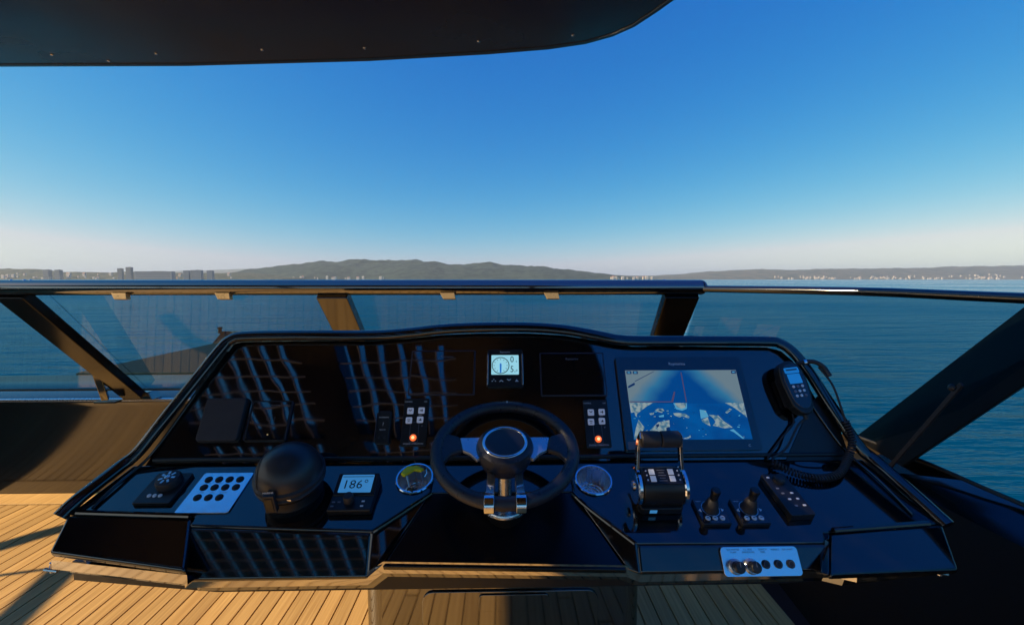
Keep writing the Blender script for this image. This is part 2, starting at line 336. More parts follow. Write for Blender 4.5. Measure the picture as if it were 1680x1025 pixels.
houses = {}
def house(px, py, Y, wpx, hpx, roof, label, group):
    p = at_y(px, py, Y); W = wpx / FPX * Y; Hh = hpx / FPX * Y; D = W * .8
    key = (round(wpx * 2), round(hpx * 2), roof)
    if key not in houses:
        mb = MB().box((0, 0, Hh / 2 - Hh * .5), (W, D, Hh * 2))
        n = len(mb.f); mb.add([(-W * .54, -D * .55, Hh), (W * .54, -D * .55, Hh), (W * .54, D * .55, Hh), (-W * .54, D * .55, Hh), (-W * .4, 0, Hh * 1.35), (W * .4, 0, Hh * 1.35)], [(0, 1, 5, 4), (2, 3, 4, 5), (1, 2, 5), (3, 0, 4), (0, 3, 2, 1)])
        o = mkmesh('house', mb.v, mb.f, [WALLW, ROOFT if roof else WALLW], smooth=False, fmats=[0] * n + [1] * 5); houses[key] = o.data
    else:
        o = bpy.data.objects.new('house', houses[key]); COL.objects.link(o)
    o.location = p; tag(o, label, 'house', group)
random.seed(11)
def wch(lst): return random.choice(lst)
for k in range(120):     # town under the far right hill
    px = wch([random.gauss(1335, 16), random.gauss(1450, 45), random.gauss(1505, 30), random.uniform(1270, 1680), random.gauss(1610, 18)])
    up = random.random() ** 2 * (7 if 1560 < px < 1660 else 4)
    house(px, 457.3 - up, 8250 - up * -40, wch([1.2, 1.8, 2.4]), wch([.8, 1, 1.4]), random.random() < .3, 'small pale house of the white town below the far right hill', 'houses of the white town on the right shore')
for k in range(60):     # houses at the foot of the pine hill
    px = wch([random.uniform(380, 470), random.uniform(470, 640), random.uniform(1000, 1080)]); up = random.random() ** 2 * (6 if px < 440 else 1.2)
    house(px, 457 - up, 4690 + up * 15, wch([1.5, 2, 2.5]), wch([1, 1.5]), random.random() < .5, 'small pale house on the waterfront below the pine hill', 'houses at the foot of the pine hill')
for k in range(55):     # scattered on the left shore
    px = random.uniform(0, 400); up = random.random() ** 1.5 * 8
    house(px, 457 - up, 3690 + up * 25, wch([1.5, 2, 3]), wch([.8, 1.2]), random.random() < .5, 'small pale house scattered along the left shore', 'houses along the left shore')

# bird
t = thing('bird', 'tiny dark bird gliding high over the left shore', 'bird', at_y(225, 364.5, 120))
mkmesh('body', [(-.12, 0, 0), (0, 0, .05), (.25, 0, 0), (0, .05, 0), (0, -.05, 0)], [(0, 1, 3), (1, 2, 3), (0, 4, 1), (1, 4, 2), (0, 3, 4), (3, 2, 4)], SATIN, t)
for s in (-1, 1): mkmesh('wing', [(-.05, 0, 0), (.08, 0, 0), (s * .3 + .05, 0, .18), (s * .6, 0, .1), (s * .3 - .06, 0, .14)], [(0, 1, 2, 3, 4)], SATIN, t)

# ------------------------------------------------------------------ deck
TX0, TX1, TY0, TY1 = -4.5, 1.24, -3.2, 2.70
deck = struct(MB().box(((TX0 + TX1) / 2 - .1, (TY0 + 2.9) / 2, -.054), (TX1 - TX0 + .6, 2.9 - TY0, .1)).build('deck', CAULK))
PIT = .070; PH0 = None
for i in range(int((TX1 - TX0) / PIT) + 1):
    x = PIT * (i - int(-TX0 / PIT))
    if x > TX1 - .02 or x < TX0: continue
    cuts = [TY0, -.9 + (i * 37 % 11) * .17, TY1]
    for y0_, y1_ in zip(cuts, cuts[1:]):
        if PH0 is None: PH0 = o = MB().box((0, 0, 0), (PIT - .0055, 1, .012)).build('plank', TEAK, deck, bevel=.0015, seg=1)
        else: o = PH0.copy(); COL.objects.link(o)
        o.location = (x, (y0_ + y1_) / 2, random.uniform(-.0004, .0004) + .0025); o.scale = (1, y1_ - y0_ - .004, 1)
MB().box(((TX0 + TX1) / 2 - .1, 2.775, .0035), (TX1 - TX0 + .3, .135, .013)).build('margin_plank', TEAK, deck, bevel=.002)

# ------------------------------------------------------------------ front coaming and brow
cw = thing('front_coaming', 'dark glossy low bulwark along the front of the deck, mirroring the teak', 'bulwark')
pr = [(2.845, 0), (2.79, .62), (2.772, .655), (2.778, .678), (2.80, .686), (3.27, .722), (3.40, .66), (3.5, -.2), (2.845, -.2)]
def extr(prof, x0, x1, shift0=0, shift1=0):
    n = len(prof); v = [(x0 + 0, y + shift0, z) for y, z in prof] + [(x1, y + shift1, z) for y, z in prof]
    return v, [tuple(range(n))[::-1], tuple(range(n, 2 * n))] + [(i, (i + 1) % n, n + (i + 1) % n, n + i) for i in range(n)]
v, f = extr(pr, -4.66, .95); mkmesh('front_panel', v, f, GLOSSR, cw, bevel=.006, seg=3)
v, f = extr([(y - 0.0, z) for y, z in [(2.752, .668), (2.752, .680), (2.770, .684), (2.770, .664)]], -4.66, .95); mkmesh('edge_trim', v, f, BRUSH, cw, bevel=.002)
# left side coaming (mostly out of the picture, seen in reflections) and an unseen rail added to cast the bar shadow on the deck
lc = thing('side_coaming', 'dark glossy low bulwark closing the left side of the deck', 'bulwark')
MB().box((-4.6, -.25, .27), (.14, 6.2, .80)).build('side_panel', GLOSSR, lc, bevel=.02, seg=3)
hr = thing('shadow_rail', 'unseen dark flat rail added on the left bulwark to cast a shadow on the deck', 'rail', (-4.55, 1.55, 1.40))
MB().tube([(0, 0, 0), (0, -1.6, .29), (0, -3.6, .66)], .03, flat=(.03, .08)).build('rail', SATIN, hr, bevel=.006)
MB().tube([(0, 0, 0), (0, 0, -.74)], .012, flat=(.02, .02)).build('post', SATIN, hr)
for y, z in ((-1.6, .28), (-3.4, .61)): MB().tube([(0, y, z), (0, y, -.74)], .014, 8).build('post', SATIN, hr)

# right coaming
rc = thing('side_coaming', 'dark coaming bulwark hugging the right end of the console', 'bulwark')
inner_t = [(.95, 2.77), (1.50, 2.30), (1.665, 2.05), (1.655, 1.72), (1.575, 1.48), (1.585, 1.18), (1.50, .2), (1.50, -3)]
inner_b = [(.95, 2.84), (1.30, 2.30), (1.30, 2.0), (1.27, 1.67), (1.27, 1.39), (1.27, 1.10), (1.27, .2), (1.27, -3)]
outer_t = [(1.12, 2.80), (1.55, 2.28), (1.715, 1.80), (1.74, 1.5), (1.75, 1.30), (1.765, 1.05), (1.85, .2), (1.88, -3)]
v = []; f = []; n = len(inner_t)
for (a, b, c) in zip(inner_b, inner_t, outer_t): v += [(a[0], a[1], -.05), (b[0], b[1], .605), (b[0] + .012, b[1] + .005, .63), (c[0], c[1], .70), (c[0] + .03, c[1], -.1)]
for i in range(n - 1):
    for k in range(4): f.append((i * 5 + k, i * 5 + k + 1, (i + 1) * 5 + k + 1, (i + 1) * 5 + k))
mkmesh('side_panel', v, f, [GLOSSR, MATTE], rc, ang=25, fmats=[1 if k < 2 else 0 for i in range(n - 1) for k in range(4)])

# foredeck cover
fd = thing('sunpad_cover', 'grey covered foredeck with ribbed brown upstand beyond the left windscreen', 'cover')
a = at_y(128, 612, 3.47); b = at_y(352, 563, 4.8); 
v = [(-3.46, 3.47, .66), (.6, 3.47, .66), (.6, 3.47, .70), (-3.46, 3.47, .698), (-3.26, 4.8, .733), (.3, 4.8, .733), (-3.26, 4.8, .4), (.3, 4.8, .4)]
mkmesh('cover', v, [(0, 1, 2, 3), (3, 2, 5, 4), (4, 5, 7, 6), (0, 3, 4, 6), (1, 7, 5, 2), (0, 6, 7, 1)], COVER, fd, bevel=.015)
mb = MB(); N = 34
for i in range(N + 1):
    x = -3.27 + 3.7 * i / N; top = .862 - (.0 if x < -1.6 else (x + 1.6) * .075); o_ = .02 if i % 2 else 0
    mb.v += [Vector((x, 4.82 + o_, .725)), Vector((x + (.09 if i == 0 else 0), 4.87 + o_, top))]
    if i: q = 2 * i; mb.f.append((q - 2, q, q + 1, q - 1))
o = mb.build('ribbed_upstand', TARP, fd, smooth=False); so_ = o.modifiers.new('thick', 'SOLIDIFY'); so_.thickness = .03; so_.offset = 1
st = thing('bow_flagstaff', 'small dark post at the left corner of the ribbed foredeck upstand', 'post', (-3.2, 4.86, .84))  # short flagstaff post, carries no lamp
MB().lathe([(.02, 0), (.018, .05), (.026, .055), (.026, .07), (.01, .075)], 12).build('post', SATIN, st)
st = thing('bow_cleat', 'tiny dark stud peeping over the console top, left of the middle-right post', 'cleat', at_y(960, 552, 2.9))
MB().lathe([(.022, -.06), (.016, 0), (.02, .02), (.008, .028)], 12).build('stud', SATIN, st)
MB().tube([(-.07, 0, -.03), (-.02, 0, -.012), (.0, 0, .0)], .006, 8).build('horn', SATIN, st)

# ------------------------------------------------------------------ windscreen
ws = thing('windscreen', 'raked tinted windscreen under a thick black and gold mirrored top rail', 'windscreen')
RAILM = mat('rail_lacquer', (.006, .005, .006), .05, ior=2.9, noise_amt=.02, nscale=3)
pts = [(-5.1, 1.7, 1.408), (-4.9, 1.9, 1.41), (-4.6, 1.98, 1.412), (-3.9, 2.0, 1.412)] + [(-3.0 + i * .3, 2.0, 1.412) for i in range(13)] + [(.90, 2.0, 1.412), (.925, 1.998, 1.412)]
rr = [.036] * (len(pts) - 1) + [.026]
MB().tube(smoothpts(pts, 3), .036, 20, rx=.05).build('top_rail', RAILM, ws, ang=60)
POSTM = mat('post_lacquer', (.005, .004, .004), .08, ior=2.1, noise_amt=.02, nscale=3)
POSTD = mat('dark_post_lacquer', (.004, .003, .003), .12, ior=1.35, noise_amt=.03, nscale=3)
def post(name, b, t, wd, th, parent, m=POSTM):
    b = Vector(b); t = Vector(t); d = (t - b); n = d.cross(Vector((1, 0, 0))).normalized() * th
    x = Vector((wd / 2, 0, 0)); v = [b - x, b + x, t + x, t - x]; v += [q + n for q in v]
    return mkmesh(name, v, [(0, 1, 2, 3), (4, 7, 6, 5), (0, 4, 5, 1), (1, 5, 6, 2), (2, 6, 7, 3), (3, 7, 4, 0)], m, parent, bevel=.005, seg=2)
post('post', (-2.335, 2.72, .735), (-2.225, 2.0, 1.40), .125, -.05, ws, POSTD)
MB().prism([(-.10, 0), (.10, 0), (.075, .05), (-.035, .05)], -.04, .04, TR(-2.335, 2.755, .684) @ RX(90)).build('post_foot', RAILM, ws, bevel=.004)
for px_ in (18, 40, 50, 1090):
    p = at_y(px_, 461, 1.985); MB().lathe([(.006, -.004), (.006, .001), (.003, .003)], 10, TR(p.x, 1.985, 1.446) @ RX(20)).build('bolt', CHROME, ws)
post('post', (-.80, 2.74, .715), (-.785, 2.0, 1.40), .14, -.05, ws)
post('post', (.93, 2.74, .715), (.835, 2.0, 1.40), .16, -.05, ws, POSTD)
MB().tube([(-2.30, 2.40, 1.03), (-2.44, 2.62, .72)], .016, flat=(.035, .03)).build('strut', RAILM, ws, bevel=.004)
MB().box((-2.445, 2.64, .696), (.13, .05, .012)).build('strut_foot', SATIN, ws, bevel=.003)
gy0, gz0, gy1, gz1 = 2.735, .752, 2.18, 1.385
for x0, x1 in ((-4.7, -2.29), (-2.28, -.79), (-.785, .90)):
    v = [(x0, gy0, gz0), (x1, gy0, gz0), (x1, gy1, gz1), (x0, gy1, gz1)]; v += [(a, b + .008, c + .008) for a, b, c in v]
    mkmesh('pane', v, [(0, 1, 2, 3), (4, 7, 6, 5), (0, 4, 5, 1), (1, 5, 6, 2), (2, 6, 7, 3), (3, 7, 4, 0)], TINT, ws, smooth=False)
MB().box((-1.73, gy0 + .002, gz0 - .004), (5.35, .022, .012)).build('sill_bar', SATIN, ws)
for px, py, m_ in ((198, 480, TAN), (367, 481.5, TAN), (735, 483, TAN), (905, 482.5, TAN)):
    p = at_y(px, py, 1.965)
    MB().prism([(-.036, .014), (.03, .014), (.036, -.014), (-.02, -.014)], -.012, .012, TR(p.x, 1.965, 1.372) @ RX(80)).build('clip', m_, ws, bevel=.002)

# side screen on the right
sw = thing('side_screen', 'tinted side screen at right with a slim rail and one broad raked black post', 'windscreen')
top = [(.925, 2.0, 1.405), (1.25, 1.5, 1.407), (1.466, 1.17, 1.397), (1.76, .72, 1.385), (2.0, .0, 1.37), (2.05, -1.2, 1.36)]
MB().tube(smoothpts(top, 4), .016, 12, rx=.03).build('top_rail', GLOSSR, sw, ang=60)
bot = [(1.10, 2.74, .73), (1.55, 2.25, .72), (1.70, 1.72, .712), (1.722, 1.32, .706), (1.80, .5, .70), (1.85, -.9, .70)]
v = []; f = []
tt = smoothpts(top, 4); bb = smoothpts(bot, 4)
for a, b in zip(tt, bb): v += [a - Vector((0, 0, .012)), b, b + Vector((.008, 0, 0)), a + Vector((.008, 0, -.012))]
for i in range(len(tt) - 1):
    for k in range(4): f.append((i * 4 + k, i * 4 + (k + 1) % 4, (i + 1) * 4 + (k + 1) % 4, (i + 1) * 4 + k))
mkmesh('pane', v, f, TINT, sw, ang=30)
MB().tube(bb, .008, 8).build('sill_bar', SATIN, sw)
A = Vector((1.70, 1.985, .68)); B = Vector((1.645, 1.67, .68)); A2 = at_y(1680, 503, 1.42); B2 = at_y(1680, 632, 1.235)
A3 = A + (A2 - A) * ((1.40 - .68) / (A2.z - .68)); B3 = B + (B2 - B) * ((1.40 - .68) / (B2.z - .68)); off = Vector((.045, .02, 0))
v = [A, B, B3, A3]; v += [q + off for q in v]
mkmesh('post', v, [(0, 1, 2, 3), (4, 7, 6, 5), (0, 4, 5, 1), (1, 5, 6, 2), (2, 6, 7, 3), (3, 7, 4, 0)], MATTE, sw, bevel=.006)
q = at_y(1578, 630, 1.36); p0 = at_y(1458, 768, 1.68)
MB().tube([p0, p0 + (q - p0) * .5, q], .012, flat=(.008, .016)).build('strut', SATIN2, sw, bevel=.001)
MB().lathe([(.012, 0), (.012, .006), (.006, .01)], 10, TR(*(q + Vector((-.03, .0, -.012)))) @ RY(-70)).build('bolt', SATIN, sw)

# ------------------------------------------------------------------ hardtop
ht = thing('hardtop', 'dark brown hardtop roof overhanging the helm with a rounded front corner', 'roof')
HZ = 2.05
front = [(-3.45, 1.30), (-2.6, 1.29), (-1.41, 1.275), (-.89, 1.26), (-.37, 1.222), (-.04, 1.18), (.12, 1.152), (.21, 1.125), (.27, 1.09), (.31, 1.05), (.345, .99), (.375, .93), (.43, .83), (.52, .66), (.60, .45), (.645, .25), (.66, 0), (.66, -2.8), (-3.45, -2.8)]
holes = [[(-.95, .715), (-.27, .715), (-.27, -.06), (-.95, -.06)], [(-2.05, .715), (-1.17, .715), (-1.17, -.06), (-2.05, -.06)],
         [(-.95, -.13), (-.27, -.13), (-.27, -.36), (-.95, -.36)], [(-2.05, -.13), (-1.17, -.13), (-1.17, -.36), (-2.05, -.36)],
         [(-2.9, -.45), (-1.0, -.45), (-1.0, -2.4), (-2.9, -2.4)]]
polys = [[Vector((x, y, 0)) for x, y in q] for q in [front] + holes]
tri = tessellate_polygon(polys); flat = [p for q in polys for p in q]; n = len(flat)
v = [Vector((p.x, p.y, HZ)) for p in flat] + [Vector((p.x, p.y, HZ + .11)) for p in flat]
f = [tuple(t_) for t_ in tri] + [tuple(i + n for i in t_) for t_ in tri]; k0 = 0
for q in polys:
    m_ = len(q); f += [(k0 + i, k0 + (i + 1) % m_, n + k0 + (i + 1) % m_, n + k0 + i) for i in range(m_)]; k0 += m_
mkmesh('roof_shell', v, f, ROOFM, ht, ang=30)
mb = MB(); mb2 = MB()
for (x0, x1, y0, y1, nx, ny) in ((-.95, -.27, -.06, .715, 6, 6), (-2.05, -1.17, -.06, .715, 8, 6), (-.95, -.27, -.36, -.13, 6, 2), (-2.05, -1.17, -.36, -.13, 8, 2), (-2.9, -1.0, -2.4, -.45, 13, 15)):
    px_ = (x1 - x0) / nx; py_ = (y1 - y0) / ny
    for i in range(nx):
        gx = .030 if i else .055
        for j in range(ny):
            xa = x0 + px_ * i + gx; xb = x0 + px_ * (i + 1); ya = y0 + py_ * j + .009; yb = y0 + py_ * (j + 1)
            z = HZ + .03; mb.box(((xa + xb) / 2, (ya + yb) / 2, z), (xb - xa, yb - ya, .012))
    for j in range(1, ny): mb2.box(((x0 + x1) / 2, y0 + py_ * j + .004, HZ + .019), (x1 - x0, .007, .006))
    for i in range(1, nx): mb2.box((x0 + px_ * i + .001, (y0 + y1) / 2, HZ + .0185), (.005, y1 - y0, .005))
mb2.build('painted_skylight_gap', mat('pale_gap_paint', (.58, .66, .95), .6), ht, smooth=False)['kind'] = 'stuff'  # added pale strips: sky light between the tiles is put into their colour
o = mb.build('skylight_tile', ROOFM, ht, smooth=False); o['kind'] = 'stuff'
e = front[:17]
MB().tube([(x, y + .006, HZ + .045) for x, y in e], .05, 10, rx=.014).build('edge_moulding', ROOFM, ht, ang=60)
MB().tube([(x, y + .012, HZ + .006) for x, y in e[:16]], .0035, 6).build('edge_trim', BRUSH, ht)
for px, py in ((85, 90), (178, 100), (256, 88), (430, 82), (598, 79), (785, 68), (940, 58)):
    p = at_z(px, py, HZ); MB().lathe([(.004, 0), (.004, -.001), (.002, -.003)], 8, TR(*p)).build('screw', BRUSH, ht)
for x, y in ((-3.3, -2.5), (.45, -2.6)): MB().tube([(x, y, HZ + .01), (x, y - .5, -.02)], .05, flat=(.08, .22)).build('pillar', ROOFM, ht, bevel=.01)

# ------------------------------------------------------------------ console
con = thing('helm_console', 'wide glossy black helm console with sloped dash, two ledges and a pedestal', 'console')
# dash slab
top_edge = [(-.862, .365), (-.835, .372), (-.60, .375), (-.42, .374), (-.30, .383), (-.20, .395), (-.08, .400), (.08, .400), (.20, .392), (.31, .372), (.42, .352), (.60, .352), (.86, .348), (.905, .335), (.935, .30)]
dash = [(-1.0, .0)] + top_edge + [(1.02, .0)]
MB().prism(dash, -.05, 0, FU.M()).build('dash_panel', DASH, con)
# ledges: polygons on the ledge plane
def ledge(pts, name, m=GLOSS):
    return MB().prism(pts, -.03, 0, FL.M()).build(name, m, con, bevel=.006, seg=3)
ledge([(-1.045, .0), (-1.085, -.158), (-.77, -.170), (-.765, -.196), (-.317, -.217), (-.193, -.112), (-.193, .0)], 'ledge')
ledge([(.186, .0), (.186, -.118), (.312, -.256), (.765, -.26), (.78, -.235), (1.085, -.214), (1.05, .0)], 'ledge')
MB().prism([(-.193, .0), (-.193, -.105), (.186, -.105), (.186, .0)], -.03, -.002, FL.M()).build('centre_shelf', GLOSS, con, bevel=.003)
# fold step: dark recess strip between dash and ledge
MB().tube([FU.P(-.99, .012, .004), FU.P(1.0, .012, .004)], .006, 8).build('seam', SATIN, con)
# fascia panels under the ledges
def quad_slab(name, P, th, m=GLOSS, bevel=.008):
    P = [Vector(p) for p in P]; nrm = (P[1] - P[0]).cross(P[3] - P[0]).normalized()
    if nrm.y > 0: nrm = -nrm
    v = P + [p - nrm * th for p in P]
    return mkmesh(name, v, [(0, 1, 2, 3), (4, 7, 6, 5), (0, 4, 5, 1), (1, 5, 6, 2), (2, 6, 7, 3), (3, 7, 4, 0)], m, con, bevel=bevel, seg=3)
L_ = lambda u, v, h=0: FL.P(u, v, h)
quad_slab('fascia', [L_(-1.085, -.160, .002), L_(-.772, -.173, .002), at_y(303, 936, .915), at_y(79, 905, .95)], .02)
quad_slab('fascia', [L_(-.764, -.198, -.001), L_(-.318, -.218, -.001), (-.314, .942, .760), (-.738, .945, .757)], .02)
quad_slab('fascia', [L_(.314, -.257, -.001), L_(.768, -.262, -.001), (.776, .921, .776), (.312, .921, .776)], .02)
quad_slab('fascia', [L_(.79, -.238, .004), L_(1.088, -.216, .004), at_y(1575, 935, .90), at_y(1362, 944, .88)], .02)
# rounded step between the two right fascias
quad_slab('fascia_step', [L_(.768, -.255, .0), L_(.79, -.238, .004), at_y(1361, 944, .88), at_y(1352, 944, .918)], .02)
# inner flanks and centre panel
C0 = L_(-.193, -.107, -.002); C1 = L_(.186, -.107, -.002)
D0 = at_y(627, 929, .93); D1 = at_y(1029, 935, .93)
quad_slab('centre_panel', [C0, C1, D1, D0], .02, SOFTB, bevel=.003)
def flank(A, B, C, D, name='flank'):
    v = [Vector(A), Vector(B), Vector(C), Vector(D)]; c = Vector((0, 1.2, .7)); off = Vector((-.02 if A[0] < 0 else .02, .01, -.01)); v += [p + off for p in v]
    return mkmesh(name, v, [(0, 1, 2, 3), (4, 7, 6, 5), (0, 4, 5, 1), (1, 5, 6, 2), (2, 6, 7, 3), (3, 7, 4, 0)], GLOSS, con, bevel=.005, seg=3)
flank(L_(-.193, -.112), L_(-.317, -.217), (-.314, .942, .760), D0 - Vector((.002, 0, 0)))
flank(L_(.186, -.118), L_(.312, -.256), (.312, .921, .776), D1 + Vector((.002, 0, 0)))
# bright bead along the inner edges
MB().tube(smoothpts([L_(.184, -.112, .002), L_(.215, -.155, .001), L_(.31, -.256, .0)], 5), .006, 10).build('edge_bead', GLOSS, con)
MB().tube(smoothpts([L_(-.191, -.108, .002), L_(-.22, -.135, .001), L_(-.315, -.217, .0)], 5), .006, 10).build('edge_bead', GLOSS, con)
# skirt: upright lip that mirrors the deck, then a dark band
sk = [(-1.05, .965, .791), (-.715, .93, .775), (-.738, .952, .757), (-.318, .952, .758), (D0.x, .936, D0.z - .002), (D1.x, .936, D1.z - .002), (.315, .93, .772), (.775, .93, .772), (.80, .90, .772), (1.05, .92, .778)]
dz = [.012, .013, .020, .020, .018, .018, .020, .016, .006, .004]
v = []; f = []
for (x, y, z), h in zip(sk, dz): v += [(x, y, z + .01), (x, y, z - h), (x * .995, y + .025, z - h - .002), (x * .99, y + .03, z - h - .03), (x * .98, y + .25, z - h - .05)]
for i in range(len(sk) - 1):
    for k in range(4): f.append((i * 5 + k, (i + 1) * 5 + k, (i + 1) * 5 + k + 1, i * 5 + k + 1))
mkmesh('skirt', v, f, [RAILM, STEELD], con, ang=30, fmats=[1 if k == 0 else 0 for i in range(len(sk) - 1) for k in range(4)])
MB().prism([(-1.09, 1.05), (-.7, 1.0), (.7, 1.0), (1.09, 1.03), (1.0, 1.44), (-1.0, 1.44)], .69, .74).build('underside', SATIN, con)
# back and cheeks of the body
for s in (-1, 1):
    x = s * 1.03; q = [(1.005, .78), (1.191, .90), (1.37, 1.22), (1.46, 1.20), (1.46, .70), (1.05, .72)]
    n = len(q); v = [(x, y, z) for y, z in q] + [(x * .96, y, z) for y, z in q]
    v = [(p[0] - s * max(0, (p[2] - .93)) * .45, p[1], p[2]) for p in v]
    mkmesh('cheek', v, [tuple(range(n)), tuple(range(n, 2 * n))[::-1]] + [(i, (i + 1) % n, n + (i + 1) % n, n + i) for i in range(n)], GLOSS, con)
v = [FU.P(u, v_, -.05) for u, v_ in dash]; v = [(p.x, p.y, p.z) for p in v] + [(p.x, 1.47, .70) for p in v]; n = len(dash)
mkmesh('back_panel', v, [(i, i + 1, n + i + 1, n + i) for i in range(n - 1)], GLOSS, con)
# rim: raised roll around the whole outline
rim = [L_(-1.10, -.165, .0), L_(-1.085, -.12, .012), L_(-1.06, -.02, .016)] + [FU.P(-1.035, .03, .014), FU.P(-.99, .12, .018), FU.P(-.925, .26, .018), FU.P(-.885, .345, .018), FU.P(-.865, .372, .018), FU.P(-.825, .384, .018)] + \
      [FU.P(u, v_, .018) for u, v_ in ((-.65, .387), (-.42, .386), (-.30, .395), (-.20, .407), (-.08, .413), (.08, .413), (.20, .404), (.30, .385), (.40, .366), (.60, .364), (.85, .362), (.895, .355), (.93, .325), (.962, .26), (1.0, .14), (1.04, .03))] + [L_(1.065, -.02, .016), L_(1.08, -.12, .012), L_(1.10, -.218, .0)]
MB().tube(smoothpts(rim, 4), .013, 14, rx=.019, up=Vector((0, -.7, .7))).build('rim', GLOSS, con, ang=60)
# ledge rails: low inner lip parallel to the rim
for s in (-1, 1):
    MB().tube(smoothpts([L_(s * 1.035, -.19 if s > 0 else -.145, .004), L_(s * 1.03, -.08, .007), L_(s * 1.015, -.0, .008), FU.P(s * .985, .06, .006), FU.P(s * .93, .2, .006)], 5), .004, 8).build('inner_lip', GLOSS, con, ang=60)
MB().tube([L_(-1.06, -.158, .005), L_(-.775, -.172, .005)], .007, 10).build('front_lip', GLOSS, con)
MB().tube([L_(.80, -.232, .005), L_(1.05, -.216, .005)], .007, 10).build('front_lip', GLOSS, con)
# small feet / screws under the two ends
for x, y, z in ((-1.085, 1.0, .752), (1.085, .985, .722)):
    MB().tube([(x, y, z + .02), (x, y, z - .004)], .006, 8).tube([(x - .014, y - .006, z + .006), (x + .014, y - .004, z)], .004, 8).build('end_screw', BRUSH, con)
# pedestal
ped = [(-.40 + .055 * (1 - cos(R(a))), 1.15 + .055 * (1 - sin(R(a)))) for a in range(0, 91, 15)] 
ped = [(-.40, 1.6)] + ped + [(.345 + .055 * sin(R(a)), 1.15 + .055 * (1 - cos(R(a)))) for a in range(0, 91, 15)] + [(.40, 1.6)]
pd = MB().prism(ped, .0, .72).build('pedestal', RAILM, con, ang=40)
mb = MB().prism(rrect(.50, .46, .03, 4), 0, .006, TR(.02, 1.1495, .34) @ RX(90)); mb.build('access_panel', RAILM, pd, bevel=.002)
MB().prism(rrect(.20, .05, .012, 4), 0, .004, TR(.03, 1.143, .538) @ RX(90)).build('door_pull', RAILM, pd, bevel=.0015)

# ------------------------------------------------------------------ steering wheel
WC = Vector((.004, 1.06, 1.02)); WT = 20
sw_ = thing('steering_wheel', 'dark leather steering wheel with silver and chrome spokes in the middle of the console', 'steering wheel', WC, (R(WT), 0, 0))
MB().lathe([(.1725 + .0165 * cos(a), .0155 * sin(a)) for a in [2 * pi * k / 14 for k in range(14)]], 96, closed=True).build('rim', LEATHER, sw_, ang=90)
for s in (-1, 1):
    MB().prism([(s * .166, .056), (s * .118, .038), (s * .106, -.012), (s * .135, -.026), (s * .156, -.064), (s * .172, -.01)], -.009, .008).build('spoke_grip', LEATHER, sw_, bevel=.006, seg=3)
    MB().prism([(s * .118, .037), (s * .055, .038), (s * .05, -.03), (s * .070, -.044), (s * .088, -.022), (s * .107, -.011)], -.006, .0045).build('spoke', SILVER, sw_, bevel=.003, seg=2)
    MB().tube([(s * .035, -.050, -.030), (s * .033, -.085, -.014), (s * .034, -.125, -.004), (s * .035, -.151, .004)], .006, flat=(.02, .009), up=Vector((0, 0, 1))).build('chrome_spoke', CHROME, sw_, bevel=.002)
    MB().tube([Vector((s * .035, -(.1725 + .019 * cos(a)), .018 * sin(a))) for a in [R(180 - 15 * k) for k in range(16)]], .004, flat=(.0035, .022), up=Vector((1, 0, 0))).build('chrome_clasp', CHROME, sw_, bevel=.001)
MB().lathe([(.024, -.075), (.042, -.062), (.060, -.044), (.071, -.018), (.074, .002), (.070, .014), (.060, .020), (.001, .020)], 48).build('hub', LEATHER, sw_, ang=40)
MB().lathe([(.0535 + .0045 * cos(a), .021 + .003 * sin(a)) for a in [2 * pi * k / 10 for k in range(10)]], 64, closed=True).build('hub_ring', CHROME, sw_, ang=90)
MB().lathe([(.050, .017), (.049, .0225), (.001, .0235)], 48).build('hub_cap', SATIN, sw_)
# upright steel column and bolted flange (in the wheel's own frame)
Minv = (Matrix.Translation(WC) @ RX(WT)).inverted()
bz = Vector((.004, 1.064, .862))
MB().lathe([(.0175, .0), (.0175, .105)], 32, Minv @ TR(*bz)).build('column', BRUSH, sw_)
fl_ = MB().lathe([(.053, -.005), (.053, .0), (.051, .004), (.02, .005)], 48, Minv @ TR(*bz)).build('flange', BRUSH, sw_)
MB().lathe([(.050, -.04), (.0525, -.005)], 48, Minv @ TR(*bz)).build('boss', MATTE, sw_)
for a in (35, 145, 215, 325):
    MB().lathe([(.008, .004), (.008, .009), (.005, .011)], 6, Minv @ TR(bz.x + .036 * cos(R(a)), bz.y + .036 * sin(R(a)), bz.z)).build('bolt', CHROME, fl_)
MB().box((.007, .1735, .0165), (.003, .006, .0025)).build('stitch_mark', WHITE, sw_)

# ------------------------------------------------------------------ dash instruments
def slab(w_, h_, t_, r_, name, m, parent, cx=0, cy=0, z=0, bevel=.0012, n=4):
    return MB().prism(rrect(w_, h_, r_, n, cx, cy), z, z + t_).build(name, m, parent, bevel=bevel, ang=30)
# round gauge display
t = on(FU, 'instrument_display', 'small lit square instrument above the wheel showing a round dial', 'display', .006, .278)
slab(.112, .122, .010, .006, 'housing', SATIN, t)
for s in (-1, 1): slab(.004, .100, .0115, .0015, 'side_trim', CHROME, t, s * .0545, -.004)
sc = slab(.086, .064, .0008, .002, 'screen', LCD, t, 0, .0105, .010, bevel=0)
MB().lathe([(.0252, .0112), (.0275, .0112), (.0275, .0116), (.0252, .0116)], 40, TR(-.014, .008, 0), closed=True).build('dial', LCDK, sc)
mb = MB()
for k in range(12): a = k * pi / 6; mb.box((0, .0205, .0113), (.0014, .004, .0005), TR(-.014, .008, 0) @ RZ(k * 30))
mb.build('dial_ticks', LCDK, sc)
MB().prism([(-.003, .006), (0, .010), (.003, .006), (.0024, -.022), (-.0024, -.022)], .0112, .0118, TR(-.014, .006, 0)).build('needle', LCDN, sc)
